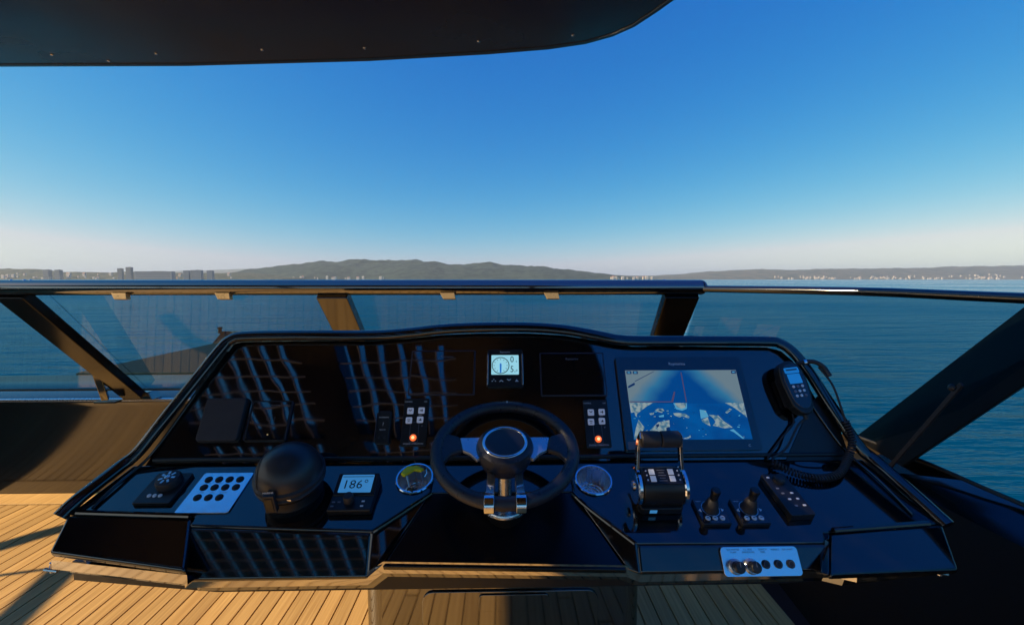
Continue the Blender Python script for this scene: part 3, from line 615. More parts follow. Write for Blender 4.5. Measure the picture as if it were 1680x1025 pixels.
text('0', .029, LCDK, sc, (.022, .027, .0112), name='numeral', sx=.85); text('5.', .029, LCDK, sc, (.0245, -.005, .0112), name='numeral', sx=.85); text('0', .009, LCDK, sc, (.036, .021, .0112), name='numeral'); text('0', .010, LCDK, sc, (.036, -.009, .0112), name='numeral')
text('Raymarine', .0075, WHITE, t, (0, .0525, .0104))
for k, x in enumerate((-.035, -.012, .012, .036)):
    mb = MB()
    if k in (1, 2):
        s = 1 if k == 1 else -1
        for d in (-1, 1): mb.box((d * .003, 0, 0), (.0085, .0022, .0006), TR(x, -.040, .0102) @ Matrix.Diagonal((1, s, 1, 1)) @ RZ(-d * 35))
    elif k == 0:
        for dx, dy in ((-.005, -.002), (0, .003), (.005, -.002)): mb.box((x + dx, -.040 + dy, .0102), (.003, .003, .0006))
    else: mb.box((x, -.043, .0102), (.010, .002, .0006)); mb.prism([(-.003, 0), (.003, 0), (0, .005)], .0100, .0106, TR(x, -.041, 0))
    mb.build('key_symbol', WHITE, t)
# blank displays
def blank(u0, u1, v0, v1, label, txu, frame_m):
    t = on(FU, 'blank_display', label, 'display', (u0 + u1) / 2, (v0 + v1) / 2); W_, H_ = u1 - u0, v1 - v0
    slab(W_, H_, .003, .004, 'bezel', frame_m, t, bevel=.001); slab(W_ - .008, H_ - .008, .0012, .003, 'glass_face', DASH, t, z=.0028, bevel=.0004)
    text('Raymarine', .0095, GREYP, t, (txu, H_ / 2 - .022, .0042)); return t
EDGE = mat('bezel_edge', (.03, .028, .05), .35)
blank(.116, .322, .189, .331, 'large blank black display right of the lit dial instrument', .0, EDGE)
blank(-.292, -.088, .194, .340, 'blank black display left of the lit dial instrument, streaked with reflections', .012, EDGE)
# switch pads with orange lamp
def switchpad(u, v_, label, blue):
    t = on(FU, 'control_pad', label, 'switch panel', u, v_, group=None)
    slab(.074, .140, .006, .003, 'plate', SATIN, t)
    for i, (x, y) in enumerate(((-.016, .032), (.017, .033), (-.018, .004), (.015, .006))):
        kf = slab(.019, .019, .003, .003, 'key', BTN, t, x, y, .006)
        mb = MB()
        if i == 0: [mb.box((d * .0025, 0, 0), (.007, .002, .0006), TR(x, y, .0092) @ RZ(d * 40)) for d in (-1, 1)]
        elif i == 1: mb.box((x, y, .0092), (.009, .0022, .0006)); mb.box((x + .002, y, .0092), (.0022, .008, .0006))
        elif i == 2: mb.box((x, y + .002, .0092), (.009, .002, .0006)); mb.box((x, y - .003, .0092), (.006, .002, .0006))
        else: mb.prism([(-.004, -.003), (.005, -.003), (.002, .004)], .009, .0095, TR(x, y, 0))
        mb.build('symbol', INK, kf)
    MB().prism(rrect(.026, .058, .003), .006, .0065, TR(.0, -.030, 0)).build('slot_outline', GREYP, t)
    slab(.0235, .0555, .0008, .002, 'slot', SATIN, t, 0, -.030, .0064, bevel=0)
    lamp = MB().lathe([(.010, .006), (.0095, .010), (.006, .0125), (.001, .013)], 20, TR(-.001, -.046, 0)).build('lamp', ORANGE, t)
    MB().lathe([(.0055, .0118), (.004, .0135), (.001, .0138)], 14, TR(-.001, -.046, 0)).build('lamp_core', ORANGEC, lamp)
    text('CONTROL', .0058, WHITE, t, (-.024, .060, .0062), sx=.85); text('ON', .0058, WHITE, t, (.027, .060, .0062)); text('ENGINE OPERATION', .0062, WHITE, t, (0, -.063, .0062), sx=1.0)
    text('®', .005, WHITE, t, (.022, -.012, .0062)); text('INFO', .004, WHITE, t, (.014, .0195, .0062)); return t
switchpad(-.262, .114, 'black pad left of the wheel with four white keys and an orange lamp', 0)
switchpad(.280, .106, 'black pad right of the wheel with four blue-lit keys and an orange lamp', 1)
# square matt cover
t = on(FU, 'instrument_cover', 'matt grey square cover standing off the left end of the dash', 'cover', -.826, .124)
MB().prism(rrect(.118, .125, .010), .004, .016).build('cover', mat('matt_grey_plastic', (.028, .027, .038), .6, noise_amt=.1, bump=.05, bscale=500), t, bevel=.004, seg=3)
slab(.122, .129, .005, .010, 'gasket', SATIN, t)
# dim pilot display beside it
t = on(FU, 'instrument_display', 'unlit glossy square instrument right of the matt grey cover', 'display', -.692, .120)
slab(.118, .120, .006, .005, 'housing', SATIN, t); slab(.110, .112, .0015, .004, 'glass_face', DASH, t, z=.0058, bevel=.0004)
for s in (-1, 1): slab(.002, .112, .008, .0008, 'side_trim', EDGE, t, s * .059, 0)
text('Raymarine', .0065, GREYP, t, (.010, .046, .0075)); text('05.1', .017, mat('dim_digit', (.045, .05, .07), .5), t, (.006, .006, .0075))
MB().lathe([(.0022, .007), (.002, .008), (.0005, .0082)], 10, TR(.006, -.040, 0)).build('indicator', mat('warm_led', (.5, .4, .2), .4, emit=(1, .7, .3), es=.25), t)
# slim engine start key panel
t = on(FU, 'key_module', 'slim upright black key module between the display grid and the left switch pad', 'switch', -.352, .098)
slab(.040, .094, .014, .006, 'body', SATIN, t, bevel=.003); slab(.0025, .080, .016, .001, 'side_trim', EDGE, t, -.021, .002)
text('RAYMARINE', .0052, WHITE, t, (-.001, .028, .0142)); text('?', .014, WHITE, t, (-.001, .008, .0142)); text('REMOTE', .0045, WHITE, t, (-.001, -.008, .0142))
for x in (-.008, .008): MB().lathe([(.004, .014), (.0035, .0155), (.001, .016)], 12, TR(x, -.030, 0)).build('key', SATIN2, t)

pk = [FU.hit(*q) for q in ((1288, 757), (1330, 662), (1346, 640), (1362, 660), (1396, 756))]
MB().prism([(a, min(b, .20)) for a, b in pk], -.001, .0025, FU.M()).build('side_pad', SATIN, con, bevel=.001)
# big chart display
big = on(FU, 'chart_display', 'large lit display at right showing a two-part camera picture', 'display', .557, .168)
BW, BH = .402, .288
slab(BW, BH, .010, .008, 'bezel', mat('display_bezel', (.006, .007, .012), .06, ior=1.9), big, bevel=.002)
SWD, SHT = .352, .212; SX, SY = .002, -.006
def screen_mat():
    m = bpy.data.materials.new('camera_picture'); m.use_nodes = True; n = m.node_tree; n.nodes.clear(); L = n.links.new
    N = lambda t_: n.nodes.new(t_)
    o = N('ShaderNodeOutputMaterial'); em = N('ShaderNodeEmission'); em.inputs[1].default_value = .8 / 2 ** EXPO
    tc = N('ShaderNodeTexCoord'); sp = N('ShaderNodeSeparateXYZ'); L(tc.outputs['Generated'], sp.inputs[0])
    def math_(op, a, b=None, c=None):
        q = N('ShaderNodeMath'); q.operation = op
        for i, s_ in enumerate((a, b, c)):
            if s_ is None: continue
            if isinstance(s_, (int, float)): q.inputs[i].default_value = s_
            else: L(s_, q.inputs[i])
        return q.outputs[0]
    x = math_('SUBTRACT', sp.outputs[0], .5); y = sp.outputs[1]
    ns = N('ShaderNodeTexNoise'); ns.inputs['Scale'].default_value = 5; L(tc.outputs['Generated'], ns.inputs[0])
    # parabola: pale water either side of the dark wake
    wide = math_('MULTIPLY_ADD', math_('SUBTRACT', 1.0, y), .56, .20)
    d = math_('SUBTRACT', wide, math_('ABSOLUTE', x)); d = math_('MULTIPLY_ADD', ns.outputs[0], .10, d)
    cr = N('ShaderNodeValToRGB'); e_ = cr.color_ramp.elements; e_[0].position = .0; e_[0].color = (.16, .23, .25, 1); e_[1].position = .26; e_[1].color = (.0, .055, .24, 1)
    z_ = cr.color_ramp.elements.new(.12); z_.color = (.03, .18, .33, 1); L(d, cr.inputs[0])
    low = N('ShaderNodeValToRGB'); e_ = low.color_ramp.elements; e_[0].position = .35; e_[0].color = (.0, .09, .33, 1); e_[1].position = .7; e_[1].color = (.0, .04, .2, 1)
    n2 = N('ShaderNodeTexNoise'); n2.inputs['Scale'].default_value = 3; n2.inputs['Detail'].default_value = 5; L(tc.outputs['Generated'], n2.inputs[0]); L(n2.outputs[0], low.inputs[0])
    mx = N('ShaderNodeMix'); mx.data_type = 'RGBA'; L(math_('GREATER_THAN', y, .5), mx.inputs['Factor']); L(low.outputs[0], mx.inputs['A']); L(cr.outputs[0], mx.inputs['B'])
    gl = N('ShaderNodeBsdfGlossy'); gl.inputs['Roughness'].default_value = .04; gl.inputs[0].default_value = (.08, .08, .08, 1)
    ad = N('ShaderNodeAddShader'); L(mx.outputs['Result'], em.inputs[0]); L(em.outputs[0], ad.inputs[0]); L(gl.outputs[0], ad.inputs[1]); L(ad.outputs[0], o.inputs[0]); return m
scr = MB().box((SX, SY, .0102), (SWD, SHT, .0008)).build('screen', screen_mat(), big, smooth=False)
PALE = mat('picture_pale', (.1, .1, .1), .5, emit=(.36, .45, .44), es=.66)
_n = PALE.node_tree; _t = _n.nodes.new('ShaderNodeTexNoise'); _t.inputs['Scale'].default_value = 90; _t.inputs['Detail'].default_value = 6; _c = _n.nodes.new('ShaderNodeValToRGB'); _e = _c.color_ramp.elements
_e[0].position = .40; _e[0].color = (.06, .19, .30, 1); _e[1].position = .54; _e[1].color = (.36, .46, .46, 1); _q = _n.nodes.new('ShaderNodeTexCoord')
_n.links.new(_q.outputs['Object'], _t.inputs[0]); _n.links.new(_t.outputs[0], _c.inputs[0]); _n.links.new(_c.outputs[0], _n.nodes['Principled BSDF'].inputs['Emission Color']); REDL = mat('picture_red', (.1, .0, .0), .5, emit=(.14, .11, .26), es=.4); CYANL = mat('picture_cyan', (0, .1, .2), .5, emit=(.10, .40, .62), es=.7); NAVY = mat('picture_navy', (0, .01, .05), .5, emit=(.0, .025, .12), es=.7)
def pic(pts, name, m, z=.0108):      # points in the zoomed picture of the screen, mapped on the screen face
    out = []
    for qx, qy in pts:
        ty = (qy - 168) / (855 - 168); xl = 112 + (188 - 112) * ty; xr = 1250 + (1405 - 1250) * ty; tx = (qx - xl) / (xr - xl)
        out.append((SX + (tx - .5) * SWD, SY + (.5 - ty) * SHT))
    return MB().prism(out, z, z + .0002).build(name, m, scr, smooth=False)
pic([(150, 500), (390, 500), (330, 535), (270, 575), (222, 612), (224, 640), (205, 622), (200, 590), (165, 598)], 'picture_shape', PALE)
pic([(240, 665), (300, 740), (262, 800), (240, 850), (188, 845), (205, 760)], 'picture_shape', PALE)
pic([(440, 690), (555, 670), (558, 735), (530, 745), (545, 790), (580, 848), (450, 848), (400, 800), (352, 765)], 'picture_shape', PALE)
pic([(415, 715), (445, 705), (450, 725), (425, 745)], 'picture_shape', NAVY, .0111)
pic([(520, 745), (550, 735), (565, 770), (540, 790), (522, 775)], 'picture_shape', NAVY, .0111)
pic([(600, 505), (740, 505), (738, 560), (690, 580), (630, 565)], 'picture_shape', CYANL)
pic([(615, 505), (735, 505), (725, 548), (680, 562), (635, 545)], 'picture_shape', PALE, .0111)
pic([(595, 605), (640, 600), (720, 610), (762, 640), (755, 655), (690, 632), (660, 645), (610, 625)], 'picture_shape', PALE)
pic([(410, 575), (440, 558), (490, 560), (505, 578), (480, 600), (455, 592), (430, 585)], 'picture_shape', PALE)
pic([(450, 570), (478, 570), (475, 582), (455, 582)], 'picture_shape', NAVY, .0111)
pic([(352, 605), (400, 595), (395, 615), (365, 620)], 'picture_shape', PALE)
pic([(445, 630), (500, 618), (500, 640), (455, 642)], 'picture_shape', CYANL)
pic([(868, 570), (930, 580), (960, 640), (880, 660)], 'picture_shape', CYANL)
pic([(960, 620), (1060, 630), (1110, 680), (1205, 745), (1120, 752), (1000, 725), (1030, 690), (1005, 655)], 'picture_shape', PALE)
pic([(885, 670), (950, 645), (975, 730), (940, 715), (895, 690)], 'picture_shape', PALE)
pic([(1130, 600), (1175, 562), (1205, 570), (1150, 610)], 'picture_shape', PALE)
pic([(1130, 505), (1325, 508), (1355, 650), (1300, 605), (1210, 545)], 'picture_shape', PALE)
pic([(690, 845), (740, 830), (765, 812), (770, 832), (730, 850)], 'picture_shape', PALE)
pic([(310, 770), (328, 762), (325, 785), (312, 788)], 'picture_shape', PALE)
pic([(1170, 770), (1210, 760), (1320, 850), (1300, 850), (1215, 790)], 'picture_shape', CYANL)
pic([(680, 190), (690, 190), (740, 495), (730, 495)], 'guide_line', REDL)
pic([(155, 485), (600, 488), (600, 497), (155, 494)], 'guide_line', REDL)
pic([(608, 390), (622, 392), (600, 488), (580, 488)], 'guide_line', REDL, .0112)
pic([(210, 280), (405, 178), (412, 180), (212, 286)], 'picture_shape', NAVY)
pic([(138, 335), (205, 295), (212, 318), (145, 352)], 'picture_shape', NAVY)
random.seed(5)
for k in range(46):
    qx, qy = random.uniform(175, 1330), random.uniform(520, 840); a_ = random.uniform(4, 16); b_ = random.uniform(2, 6)
    pic([(qx - a_, qy), (qx - a_ * .3, qy - b_), (qx + a_, qy - b_ * .4), (qx + a_ * .4, qy + b_)], 'picture_shape', random.choice((PALE, CYANL, NAVY)), .01115)
for x0, x1 in ((125, 175), (190, 240), (1200, 1248)):
    pic([(x0, 176), (x1, 176), (x1 + 3, 206), (x0 + 3, 206)], 'icon', NAVY, .0111)
    pic([(x0 + 12, 185), (x1 - 12, 185), (x1 - 11, 197), (x0 + 13, 197)], 'icon', CYANL, .0114)
text('Raymarine', .0125, WHITE, big, (-.006, .121, .0102))
text('C', .010, WHITE, big, (.165, -.130, .0102)); slab(.030, .010, .0004, .002, 'card_slot', EDGE, big, -.175, -.128, .0101, bevel=0)
slab(.034, .022, .0004, .002, 'sticker', CYANL if False else GREYP, big, -.176, -.128, .0103, bevel=0)

# ------------------------------------------------------------------ left ledge devices
t = on(FL, 'rotary_controller', 'flat black controller with a round silver-topped dial on the left ledge', 'controller', -.897, -.088)
slab(.094, .098, .010, .004, 'plate', SATIN, t, bevel=.002)
d = MB().lathe([(.030, .010), (.030, .022), (.027, .028), (.020, .030), (.001, .030)], 40, TR(.006, .016, 0)).build('dial', SATIN2, t)
for k in range(7): a = k * 2 * pi / 7; MB().box((.0, .0, 0), (.010, .0055, .001), TR(.006 + .015 * cos(a), .016 + .015 * sin(a), .0305) @ RZ(math.degrees(a))).build('dial_mark', SILVER, d)
MB().lathe([(.007, .030), (.007, .032), (.001, .033)], 16, TR(.006, .016, 0)).build('dial_button', SILVER, d)
for x in (-.018, -.004, .010): MB().lathe([(.0052, .010), (.0045, .0125), (.001, .013)], 14, TR(x, -.026, 0)).build('key', WHITE, t)
t = on(FL, 'button_panel', 'brushed silver panel with three rows of round black buttons on the left ledge', 'switch panel', -.756, -.098)
slab(.134, .128, .004, .006, 'plate', PANEL, t, bevel=.001)
for r_, y in ((0, .040), (1, .014), (2, -.018)):
    for k in range((4, 4, 3)[r_]):
        x = -.043 + .028 * k + (.003 * r_)
        b = MB().lathe([(.0088, .004), (.0088, .0068), (.0072, .0078), (.001, .0078)], 22, TR(x, y, 0)).build('button', INK, t)
        MB().lathe([(.0100, .004), (.0100, .0048), (.0092, .0050)], 22, TR(x, y, 0)).build('button_ring', SATIN, b)
for k, (w_, x, y) in enumerate((('LIGHT', -.036, .0285), ('HORN', -.008, .0285), ('PUMP', -.036, -.002), ('DECK', -.008, -.002), ('ANCHOR', .020, -.002))): text(w_, .0042, GREYP, t, (x, y, .0043))
# compass
cpos = FL.P(-.553, -.098, 0)
t = thing('compass', 'black domed compass with hood, collar and front clasp on the left ledge', 'compass', cpos, (R(20), R(0), R(6)))
MB().lathe([(.070, -.004), (.072, .006), (.069, .012), (.069, .030), (.074, .034), (.078, .042)], 56).build('base', SATIN, t)
MB().lathe([(.078, .042), (.083, .047), (.084, .052), (.080, .056), (.080, .060), (.085, .063), (.085, .070), (.079, .075), (.001, .075)], 56).build('collar', SATIN2, t, ang=25)
prof = [(.0795 * cos(R(a)), .070 + .073 * sin(R(a))) for a in range(0, 86, 6)] + [(.001, .1432)]
MB().lathe(prof, 64).build('hood', DOME, t, ang=60)
MB().tube([Vector((-.0555, 0, .070)) + Vector((0, -.0580 * cos(R(a)), .0545 * sin(R(a)))) for a in range(0, 181, 8)], .0009, 6).build('hood_seam', INK, t)
MB().box((-.016, -.0865, .060), (.026, .016, .054)).build('clasp', SATIN2, t, bevel=.002)
MB().box((-.016, -.0952, .060), (.017, .002, .040)).build('clasp_plate', SATIN, t, bevel=.001)
text('MARINE', .0068, WHITE, t, (-.016, -.0885, .0925), M=RX(68)); text('SERVICE', .0045, GREYP, t, (-.008, -.0815, .036), M=RX(90))
MB().box((.022, -.0785, .0545), (.010, .002, .006)).build('badge', CHROME, t, bevel=.0008); text('MARINE', .005, GREYP, t, (.045, -.0745, .0535), M=RZ(28) @ RX(90))
# autopilot
t = on(FL, 'autopilot_control', 'squat black autopilot unit with a blue screen reading 186 degrees', 'autopilot', -.385, -.118, 0)
MB().prism([(-.055, -.054), (.055, -.054), (.055, .050), (-.055, .050)], .0, .020).build('housing', SATIN, t, bevel=.004)
MB().add([(-.053, -.012, .020), (.053, -.012, .020), (.053, .050, .020), (-.053, .050, .020), (-.053, -.010, .023), (.053, -.010, .023), (.053, .050, .034), (-.053, .050, .034)], [(0, 3, 2, 1), (4, 5, 6, 7), (0, 1, 5, 4), (1, 2, 6, 5), (2, 3, 7, 6), (3, 0, 4, 7)]).build('screen_hood', SATIN, t, bevel=.003)
TT = TR(0, .020, .0295) @ RX(10.4)
s_ = MB().prism(rrect(.084, .050, .002), 0, .0006, TT).build('screen', LCDB, t)
text('186°', .034, LCDK, s_, (0, 0, 0), M=TT @ TR(-.002, -.004, .0009), sx=1.05, name='numeral')
MB().box((0, .019, .0009), (.080, .0016, .0003), TT).build('status_bar', LCDK, s_)
MB().lathe([(.013, .020), (.013, .036), (.011, .040), (.001, .041)], 28, TR(-.006, -.026, 0)).build('knob', SATIN2, t)
for x, y in ((-.044, -.030), (-.030, -.030), (-.044, -.042), (.030, -.028), (.030, -.042)): slab(.008, .004, .0015, .0012, 'key', GREYP if x < 0 else WHITE, t, x, y, .020, bevel=.0004)
text('Raymarine', .0055, GREYP, t, (0, 0, 0), M=TR(0, .046, .0338) @ RX(10.4))
# cup holders
def cup(u, v_, label):
    t = on(FL, 'cup_holder', label, 'cup holder', u, v_)
    MB().lathe([(.052, .001), (.052, .004), (.050, .006), (.046, .006), (.0445, .002), (.0445, -.004), (.0465, -.004), (.0465, .001)], 56, closed=True).build('flange', CHROME, t, ang=30)
    MB().lathe([(.0445, -.003), (.0435, -.044), (.041, -.051), (.034, -.053), (.001, -.053), (.001, -.056), (.0425, -.056), (.0462, -.048), (.0462, -.003)], 56, closed=True).build('cup', CUPM, t, ang=40)
    [MB().lathe([(r_, -.0528), (r_ + .0015, -.0512), (r_ + .003, -.0528)], 40, closed=True).build('base_ring', CHROME, t) for r_ in (.012, .022, .032)]; return t
# openings for the cups are cut in the ledges
def cut(target_names, u, v_, r_):
    me = bpy.data.meshes.new('cutter'); bm_ = bmesh.new(); bmesh.ops.create_cone(bm_, cap_ends=True, segments=48, radius1=r_, radius2=r_, depth=.3); bm_.to_mesh(me); bm_.free()
    c = bpy.data.objects.new('cutter', me); COL.objects.link(c); c.matrix_world = Matrix.Translation(FL.P(u, v_)) @ RX(LD)
    bpy.context.view_layer.update()
    for o in target_names:
        b_ = o.modifiers.new('hole', 'BOOLEAN'); b_.object = c; b_.operation = 'DIFFERENCE'; b_.solver = 'EXACT'
        dg = bpy.context.evaluated_depsgraph_get(); nm = bpy.data.meshes.new_from_object(o.evaluated_get(dg)); o.modifiers.clear(); old = o.data; o.data = nm; nm.name = old.name
    bpy.data.objects.remove(c)
LED = [o for o in con.children if o.name.startswith(('ledge', 'centre_shelf', 'flank', 'centre_panel', 'edge_bead', 'underside'))]
for u, v_ in ((-.243, -.058), (.247, -.070)): cut([o for o in LED], u, v_, .0462)
cup(-.243, -.058, 'steel cup holder left of the wheel holding a yellow float')
cup(.247, -.070, 'empty steel cup holder right of the wheel')
t = thing('key_float', 'yellow foam key float lying in the left cup holder', 'key float', FL.P(-.252, -.050, .024), (R(24), R(4), R(22)))
MB().prism([(-.030, -.010), (-.010, .012), (.018, .010), (.034, -.004), (.026, -.010), (.008, -.004), (-.010, -.014), (-.022, -.020)], -.004, .006).build('float', YELLOW, t, bevel=.003, seg=3)
MB().tube([(-.015, -.018, 0), (-.008, -.04, -.02), (-.004, -.052, -.03)], .0035, 8).build('strap', SILVER, t)
MB().tube([(.034, -.004, 0), (.040, .004, -.004), (.044, -.004, -.012), (.036, -.012, -.018)], .0028, 8).build('clip', CHROME, t)
t = thing('black_torch', 'small black stick lying across the left cup holder beside the yellow float', 'torch', FL.P(-.232, -.085, -.022), (R(60), R(-20), R(-20)))
MB().lathe([(.007, -.03), (.008, .02), (.010, .024), (.010, .036), (.001, .037)], 16).build('barrel', SATIN, t)

# ------------------------------------------------------------------ throttle
t = on(FL, 'throttle_control', 'twin-lever throttle with chrome sides right of the wheel', 'throttle', .398, -.142)
MB().prism(rrect(.112, .075, .012), 0, .022).build('base', SATIN, t, bevel=.004)
MB().lathe([(.046, -.050), (.046, .050)], 48, TR(0, .010, .050) @ RY(90)).build('drum', SATIN, t, bevel=.003)
MB().box((0, .012, .030), (.098, .082, .045)).build('body', SATIN, t, bevel=.008, seg=3)
s_ = MB().box((0, 0, 0), (.092, .044, .004), TR(0, .000, .0945) @ RX(14)).build('keypad', SATIN, t, bevel=.001)
KM = TR(0, .000, .0970) @ RX(14)
for x in (-.026, .022): 
    for y in (-.009, .009): MB().box((x, y, .0006), (.014, .015, .002), KM).build('key', BTN, s_, bevel=.0006)
mb = MB()
for k in range(5): mb.box((-.002, -.014 + k * .007, .0004), (.020 - (k % 2) * .006, .0016, .0006), KM)
mb.build('legend', GREYP, s_)
for x in (-.040, .040):
    for y in (-.012, 0, .012): MB().lathe([(.0022, 0), (.002, .0012), (.0005, .0013)], 8, KM @ TR(x, y, .0004)).build('indicator', WHITE, s_)
for s in (-1, 1):
    MB().lathe([(.022, 0), (.044, 0), (.047, .003), (.047, .010), (.043, .013), (.020, .014), (.001, .012)], 44, TR(s * .051, .010, .050) @ RY(90 * s)).build('side_disc', CHROME, t, ang=25)
    MB().lathe([(.012, 0), (.012, .004), (.004, .006)], 24, TR(s * .064, .010, .050) @ RY(90 * s)).build('pivot_cap', BRUSH, t)
    lv = MB().tube(smoothpts([(s * .058, .018, .080), (s * .056, .036, .112), (s * .054, .052, .143), (s * .052, .056, .168), (s * .050, .054, .178)], 4), .006, flat=(.008, .017), up=Vector((0, -1, .3))).build('lever', CHROME, t, bevel=.002)
    MB().lathe([(.018, -.0245), (.0205, -.022), (.021, 0), (.0205, .022), (.018, .0245)], 28, TR(s * .0255, .056, .163) @ RY(90)).build('grip', SATIN2, t, ang=30)
MB().box((-.022, -.0385, .013), (.018, .001, .010)).build('badge', LCDB, t)

# ------------------------------------------------------------------ joysticks
def joystick(label, u, v_):
    t = on(FL, 'joystick', label, 'joystick', u, v_)
    slab(.072, .074, .010, .004, 'plate', SATIN, t, bevel=.0015); slab(.068, .070, .001, .003, 'face', mat('pad_face', (.008, .01, .016), .12, ior=1.8) if 'pad_face' not in bpy.data.materials else bpy.data.materials['pad_face'], t, z=.010, bevel=.0002)
    MB().lathe([(.019, .011), (.020, .013), (.0175, .018), (.016, .028), (.012, .042), (.009, .046)], 32, TR(0, .006, 0)).build('boot', SATIN2, t, ang=30)
    MB().lathe([(.0085, .044), (.0095, .052), (.0105, .068), (.0115, .074), (.0100, .078), (.001, .079)], 28, TR(0, .006, 0)).build('stick', SATIN, t, ang=40)
    MB().lathe([(.021, .011), (.0222, .0112), (.0222, .0122), (.021, .0124)], 40, TR(0, .006, 0), closed=True).build('boot_ring', SILVER, t)
    for s in (-1, 1): MB().prism([(s * .026, .009), (s * .0325, .004), (s * .026, -.001)], .011, .0118, TR(0, -.002, 0)).build('arrow', WHITE, t)
    for x in (-.018, 0, .018): MB().lathe([(.0065, .011), (.006, .0132), (.001, .0135)], 20, TR(x, -.021, 0)).build('key', WHITE, t)
    for x in (-.018, 0, .018): MB().box((x, -.021, .0137), (.005, .0016, .0004)).build('key_mark', INK, t)
    text('THRUST', .0042, WHITE, t, (-.022, .028, .0112)); text('AUTO   ON   SET', .0042, GREYP, t, (0, -.0305, .0112)); return t
joystick('black joystick on a small square pad just right of the throttle', .524, -.178)
joystick('black joystick on a square pad between its twin and the remote pad', .621, -.179)
# remote pad
t = on(FL, 'remote_pad', 'slim black remote pad with pale keys right of the joysticks', 'remote', .741, -.135, .0, rz=3)
slab(.064, .130, .020, .004, 'body', SATIN, t, bevel=.002)
MB().lathe([(.015, .020), (.0145, .028), (.010, .032), (.001, .033)], 28, TR(.004, .042, 0)).build('dial', SATIN2, t)
for x, y, m_ in ((-.02, .052, WHITE), (-.016, .016, GREYP), (-.012, .0, GREYP), (.012, .0, WHITE), (-.006, -.018, WHITE), (.016, -.018, WHITE), (-.002, -.038, GREYP), (.020, -.038, WHITE)):
    slab(.008, .005, .001, .0015, 'key', m_, t, x, y, .020, bevel=.0003)
# knob panel on the front fascia
fp = Frame(FL.P(0, -.262), 60)
u0, v0 = fp.hit(1188, 895); u1, v1 = fp.hit(1311, 938)
t = on(fp, 'knob_panel', 'brushed silver panel with two black knobs and three buttons on the front right fascia', 'switch panel', .597, -.034, .001)
slab(.182, .060, .003, .009, 'plate', PANEL, t, bevel=.0008, n=6)
for x in (-.063, -.026):
    k_ = MB().lathe([(.0165, .003), (.0165, .006), (.0145, .008), (.0140, .012)], 32, TR(x, -.010, 0)).build('knob_collar', SILVER, t)
    MB().lathe([(.0125, .010), (.0125, .026), (.0105, .029), (.001, .0295)], 12, TR(x, -.010, 0)).build('knob', SATIN, k_, bevel=.0012, ang=20)
    MB().box((x, -.004, .0298), (.0014, .010, .0006)).build('pointer', GREYP, k_)
for x in (.009, .038, .067):
    b = MB().lathe([(.0090, .003), (.0090, .006), (.0075, .0075), (.001, .0075)], 26, TR(x, -.006, 0)).build('button', INK, t)
    MB().lathe([(.0056, .0076), (.0062, .0076), (.0062, .0079), (.0056, .0079)], 22, TR(x, -.006, 0), closed=True).build('button_ring', GREYP, b)
for w_, x in (('SEA WATER\nPUMP', -.062), ('CL. SIDE\n(WINDOW)', -.027), ('SEARCH\nREEL', .008), ("WIPER'S", .037), ('SEA LIGHT', .067)): text(w_, .0056, INK, t, (x + .001, .0215 if '\n' in w_ else .0235, .0032))

# ------------------------------------------------------------------ radio handset
t = on(FU, 'radio_handset', 'black radio handset with blue screen clipped to the right end of the dash', 'radio handset', .887, .200, .0, rz=6)
outline = smoothpts([(-.034, -.055), (-.04, .02), (-.030, .068), (0, .084), (.030, .070), (.040, .02), (.030, -.052), (.012, -.078), (-.014, -.078), (-.034, -.055)], 4)[:-1]
MB().prism([(p.x, p.y) for p in outline], .018, .052).build('body', SATIN, t, bevel=.007, seg=3)
MB().prism([(p.x * .8, p.y * .84 + .003) for p in outline], .051, .0545).build('face', bpy.data.materials['pad_face'], t, bevel=.002)
MB().box((-.006, -.005, .010), (.050, .09, .020)).build('holder', SATIN2, t, bevel=.006)
s_ = slab(.040, .030, .0006, .002, 'screen', LCDH, t, 0, .026, .0546, bevel=0)
slab(.034, .004, .0012, .001, 'speaker_slot', EDGE, t, 0, .054, .0545, bevel=0)
slab(.046, .018, .0004, .004, 'top_label', LCDH, t, 0, .052, .0544, bevel=0)
for r_ in range(3):
    for k in range(3): MB().lathe([(.0042, .0545), (.004, .0562), (.001, .0566)], 12, TR(-.014 + .014 * k, .002 - .014 * r_, 0)).build('key', WHITE if (k + r_) % 3 != 1 else GREYP, t)
MB().tube([(.0, -.074, .036), (.002, -.092, .032)], .007, 10).build('strain_relief', SATIN2, t)
# coiled cord: a thing that hangs off the handset
hp = Matrix.Translation(t.location) @ t.rotation_euler.to_matrix().to_4x4()
c0 = hp @ Vector((.001, -.090, .032))
path = smoothpts([c0, FU.P(.868, .09, .030), FU.P(.822, .03, .022), L_(.775, -.012, .018), L_(.765, -.03, .020)], 6)
cc = thing('coiled_cord', 'black coiled cord looping from the handset over the right ledge', 'cord')
MB().tube(path, .0032, 8).build('lead', SATIN2, cc)
P2 = [path[-1], L_(.80, -.062, .016), L_(.86, -.082, .014), L_(.925, -.070, .016), L_(.985, -.02, .022), FU.P(1.012, .045, .034), FU.P(1.005, .10, .042)]
cp = smoothpts(P2, 10)
TURN = 46; coil = []; Ls = [0]
for a, b in zip(cp, cp[1:]): Ls.append(Ls[-1] + (b - a).length)
def along(t_):
    s_ = t_ * Ls[-1]
    for i in range(len(cp) - 1):
        if Ls[i + 1] >= s_: k = (s_ - Ls[i]) / max(1e-9, Ls[i + 1] - Ls[i]); return cp[i].lerp(cp[i + 1], k), (cp[i + 1] - cp[i]).normalized()
    return cp[-1], (cp[-1] - cp[-2]).normalized()
for i in range(TURN * 10 + 1):
    c, d_ = along(i / (TURN * 10)); x = d_.cross(Vector((0, -.3, 1))).normalized(); y = d_.cross(x); a = 2 * pi * i / 10
    coil.append(c + (x * cos(a) + y * sin(a)) * .0085)
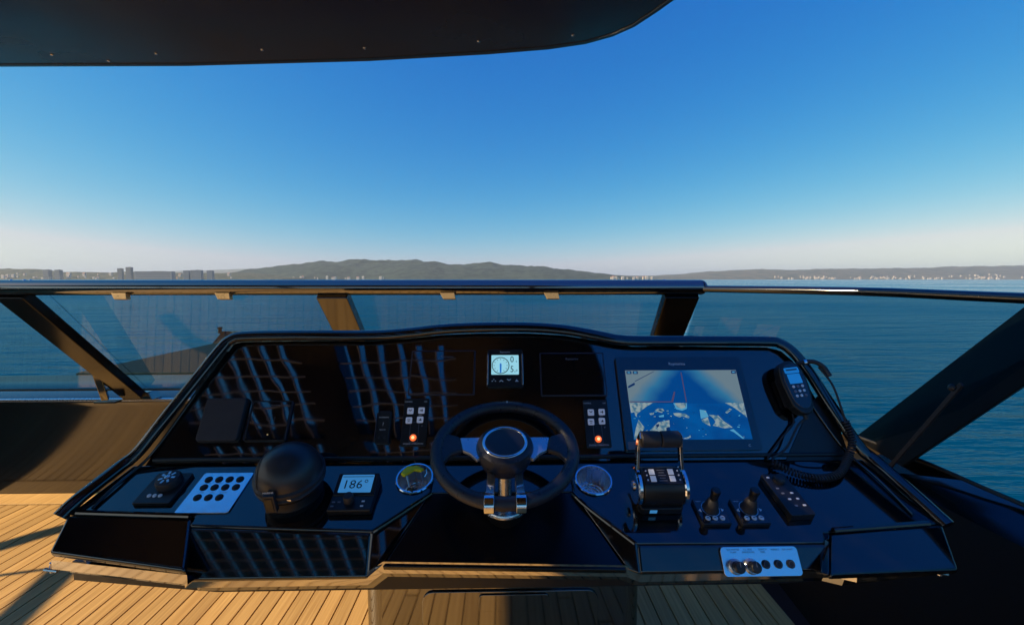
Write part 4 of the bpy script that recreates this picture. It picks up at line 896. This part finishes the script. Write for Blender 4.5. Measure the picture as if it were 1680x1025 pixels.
MB().tube(coil, .0028, 6).build('coil', SATIN2, cc, ang=80)
J = FU.P(.985, .268, .035)
MB().tube(smoothpts([cp[-1], FU.P(1.0, .15, .050), FU.P(.995, .21, .052), J], 6), .003, 8).build('lead', SATIN2, cc)
MB().tube(smoothpts([FU.P(.93, .285, .02), FU.P(.965, .285, .04), FU.P(.99, .268, .045), FU.P(1.0, .235, .048)], 5), .007, 10).build('plug', SATIN2, cc)
MB().lathe([(.009, 0), (.009, .008), (.006, .010)], 16, FU.M() @ TR(.945, .285, .030) @ RY(75)).build('socket', CHROME, cc)
t = thing('spare_lead', 'thin black lead dropping from the handset holder to the ledge', 'cord')
MB().tube(smoothpts([hp @ Vector((-.020, -.07, .012)), FU.P(.868, .10, .012), FU.P(.825, .06, .008), FU.P(.775, .012, .008), L_(.765, -.006, .004)], 6), .0026, 8).build('lead', SATIN2, t)

# ------------------------------------------------------------------ haze over the bay
hm = bpy.data.materials.new('bay_haze'); hm.use_nodes = True; hn = hm.node_tree; hn.nodes.clear()
ho = hn.nodes.new('ShaderNodeOutputMaterial'); pv = hn.nodes.new('ShaderNodeVolumePrincipled'); pv.inputs['Color'].default_value = (.72, .86, 1, 1); pv.inputs['Density'].default_value = 4.8e-5; pv.inputs['Anisotropy'].default_value = .1
hn.links.new(pv.outputs[0], ho.inputs['Volume'])
hz = MB().box((0, 0, (SEAZ - 2.5 + 330) / 2), (40000, 40000, 330 - SEAZ + 2.5)).build('haze', hm, smooth=False); hz['kind'] = 'stuff'

# ------------------------------------------------------------------ added, unseen seating aft of the helm: darkens the reflections and shades the deck
CUSH = mat('brown_upholstery', (.05, .035, .025), .7, noise_amt=.1, bump=.2, bscale=90)
t = thing('added_settee', 'added unseen brown seating behind the viewer that darkens reflections and shades the deck', 'sofa', (-2.9, -1.9, .009))
MB().box((0, 0, .15), (1.9, 1.5, .30)).build('base', SATIN, t, bevel=.02)
for x in (-.48, .46): MB().box((x, 0, .36), (.92, 1.42, .12)).build('seat_cushion', CUSH, t, bevel=.03, seg=3)
MB().box((-.85, 0, .58), (.20, 1.5, .34)).build('backrest', CUSH, t, bevel=.04, seg=3)
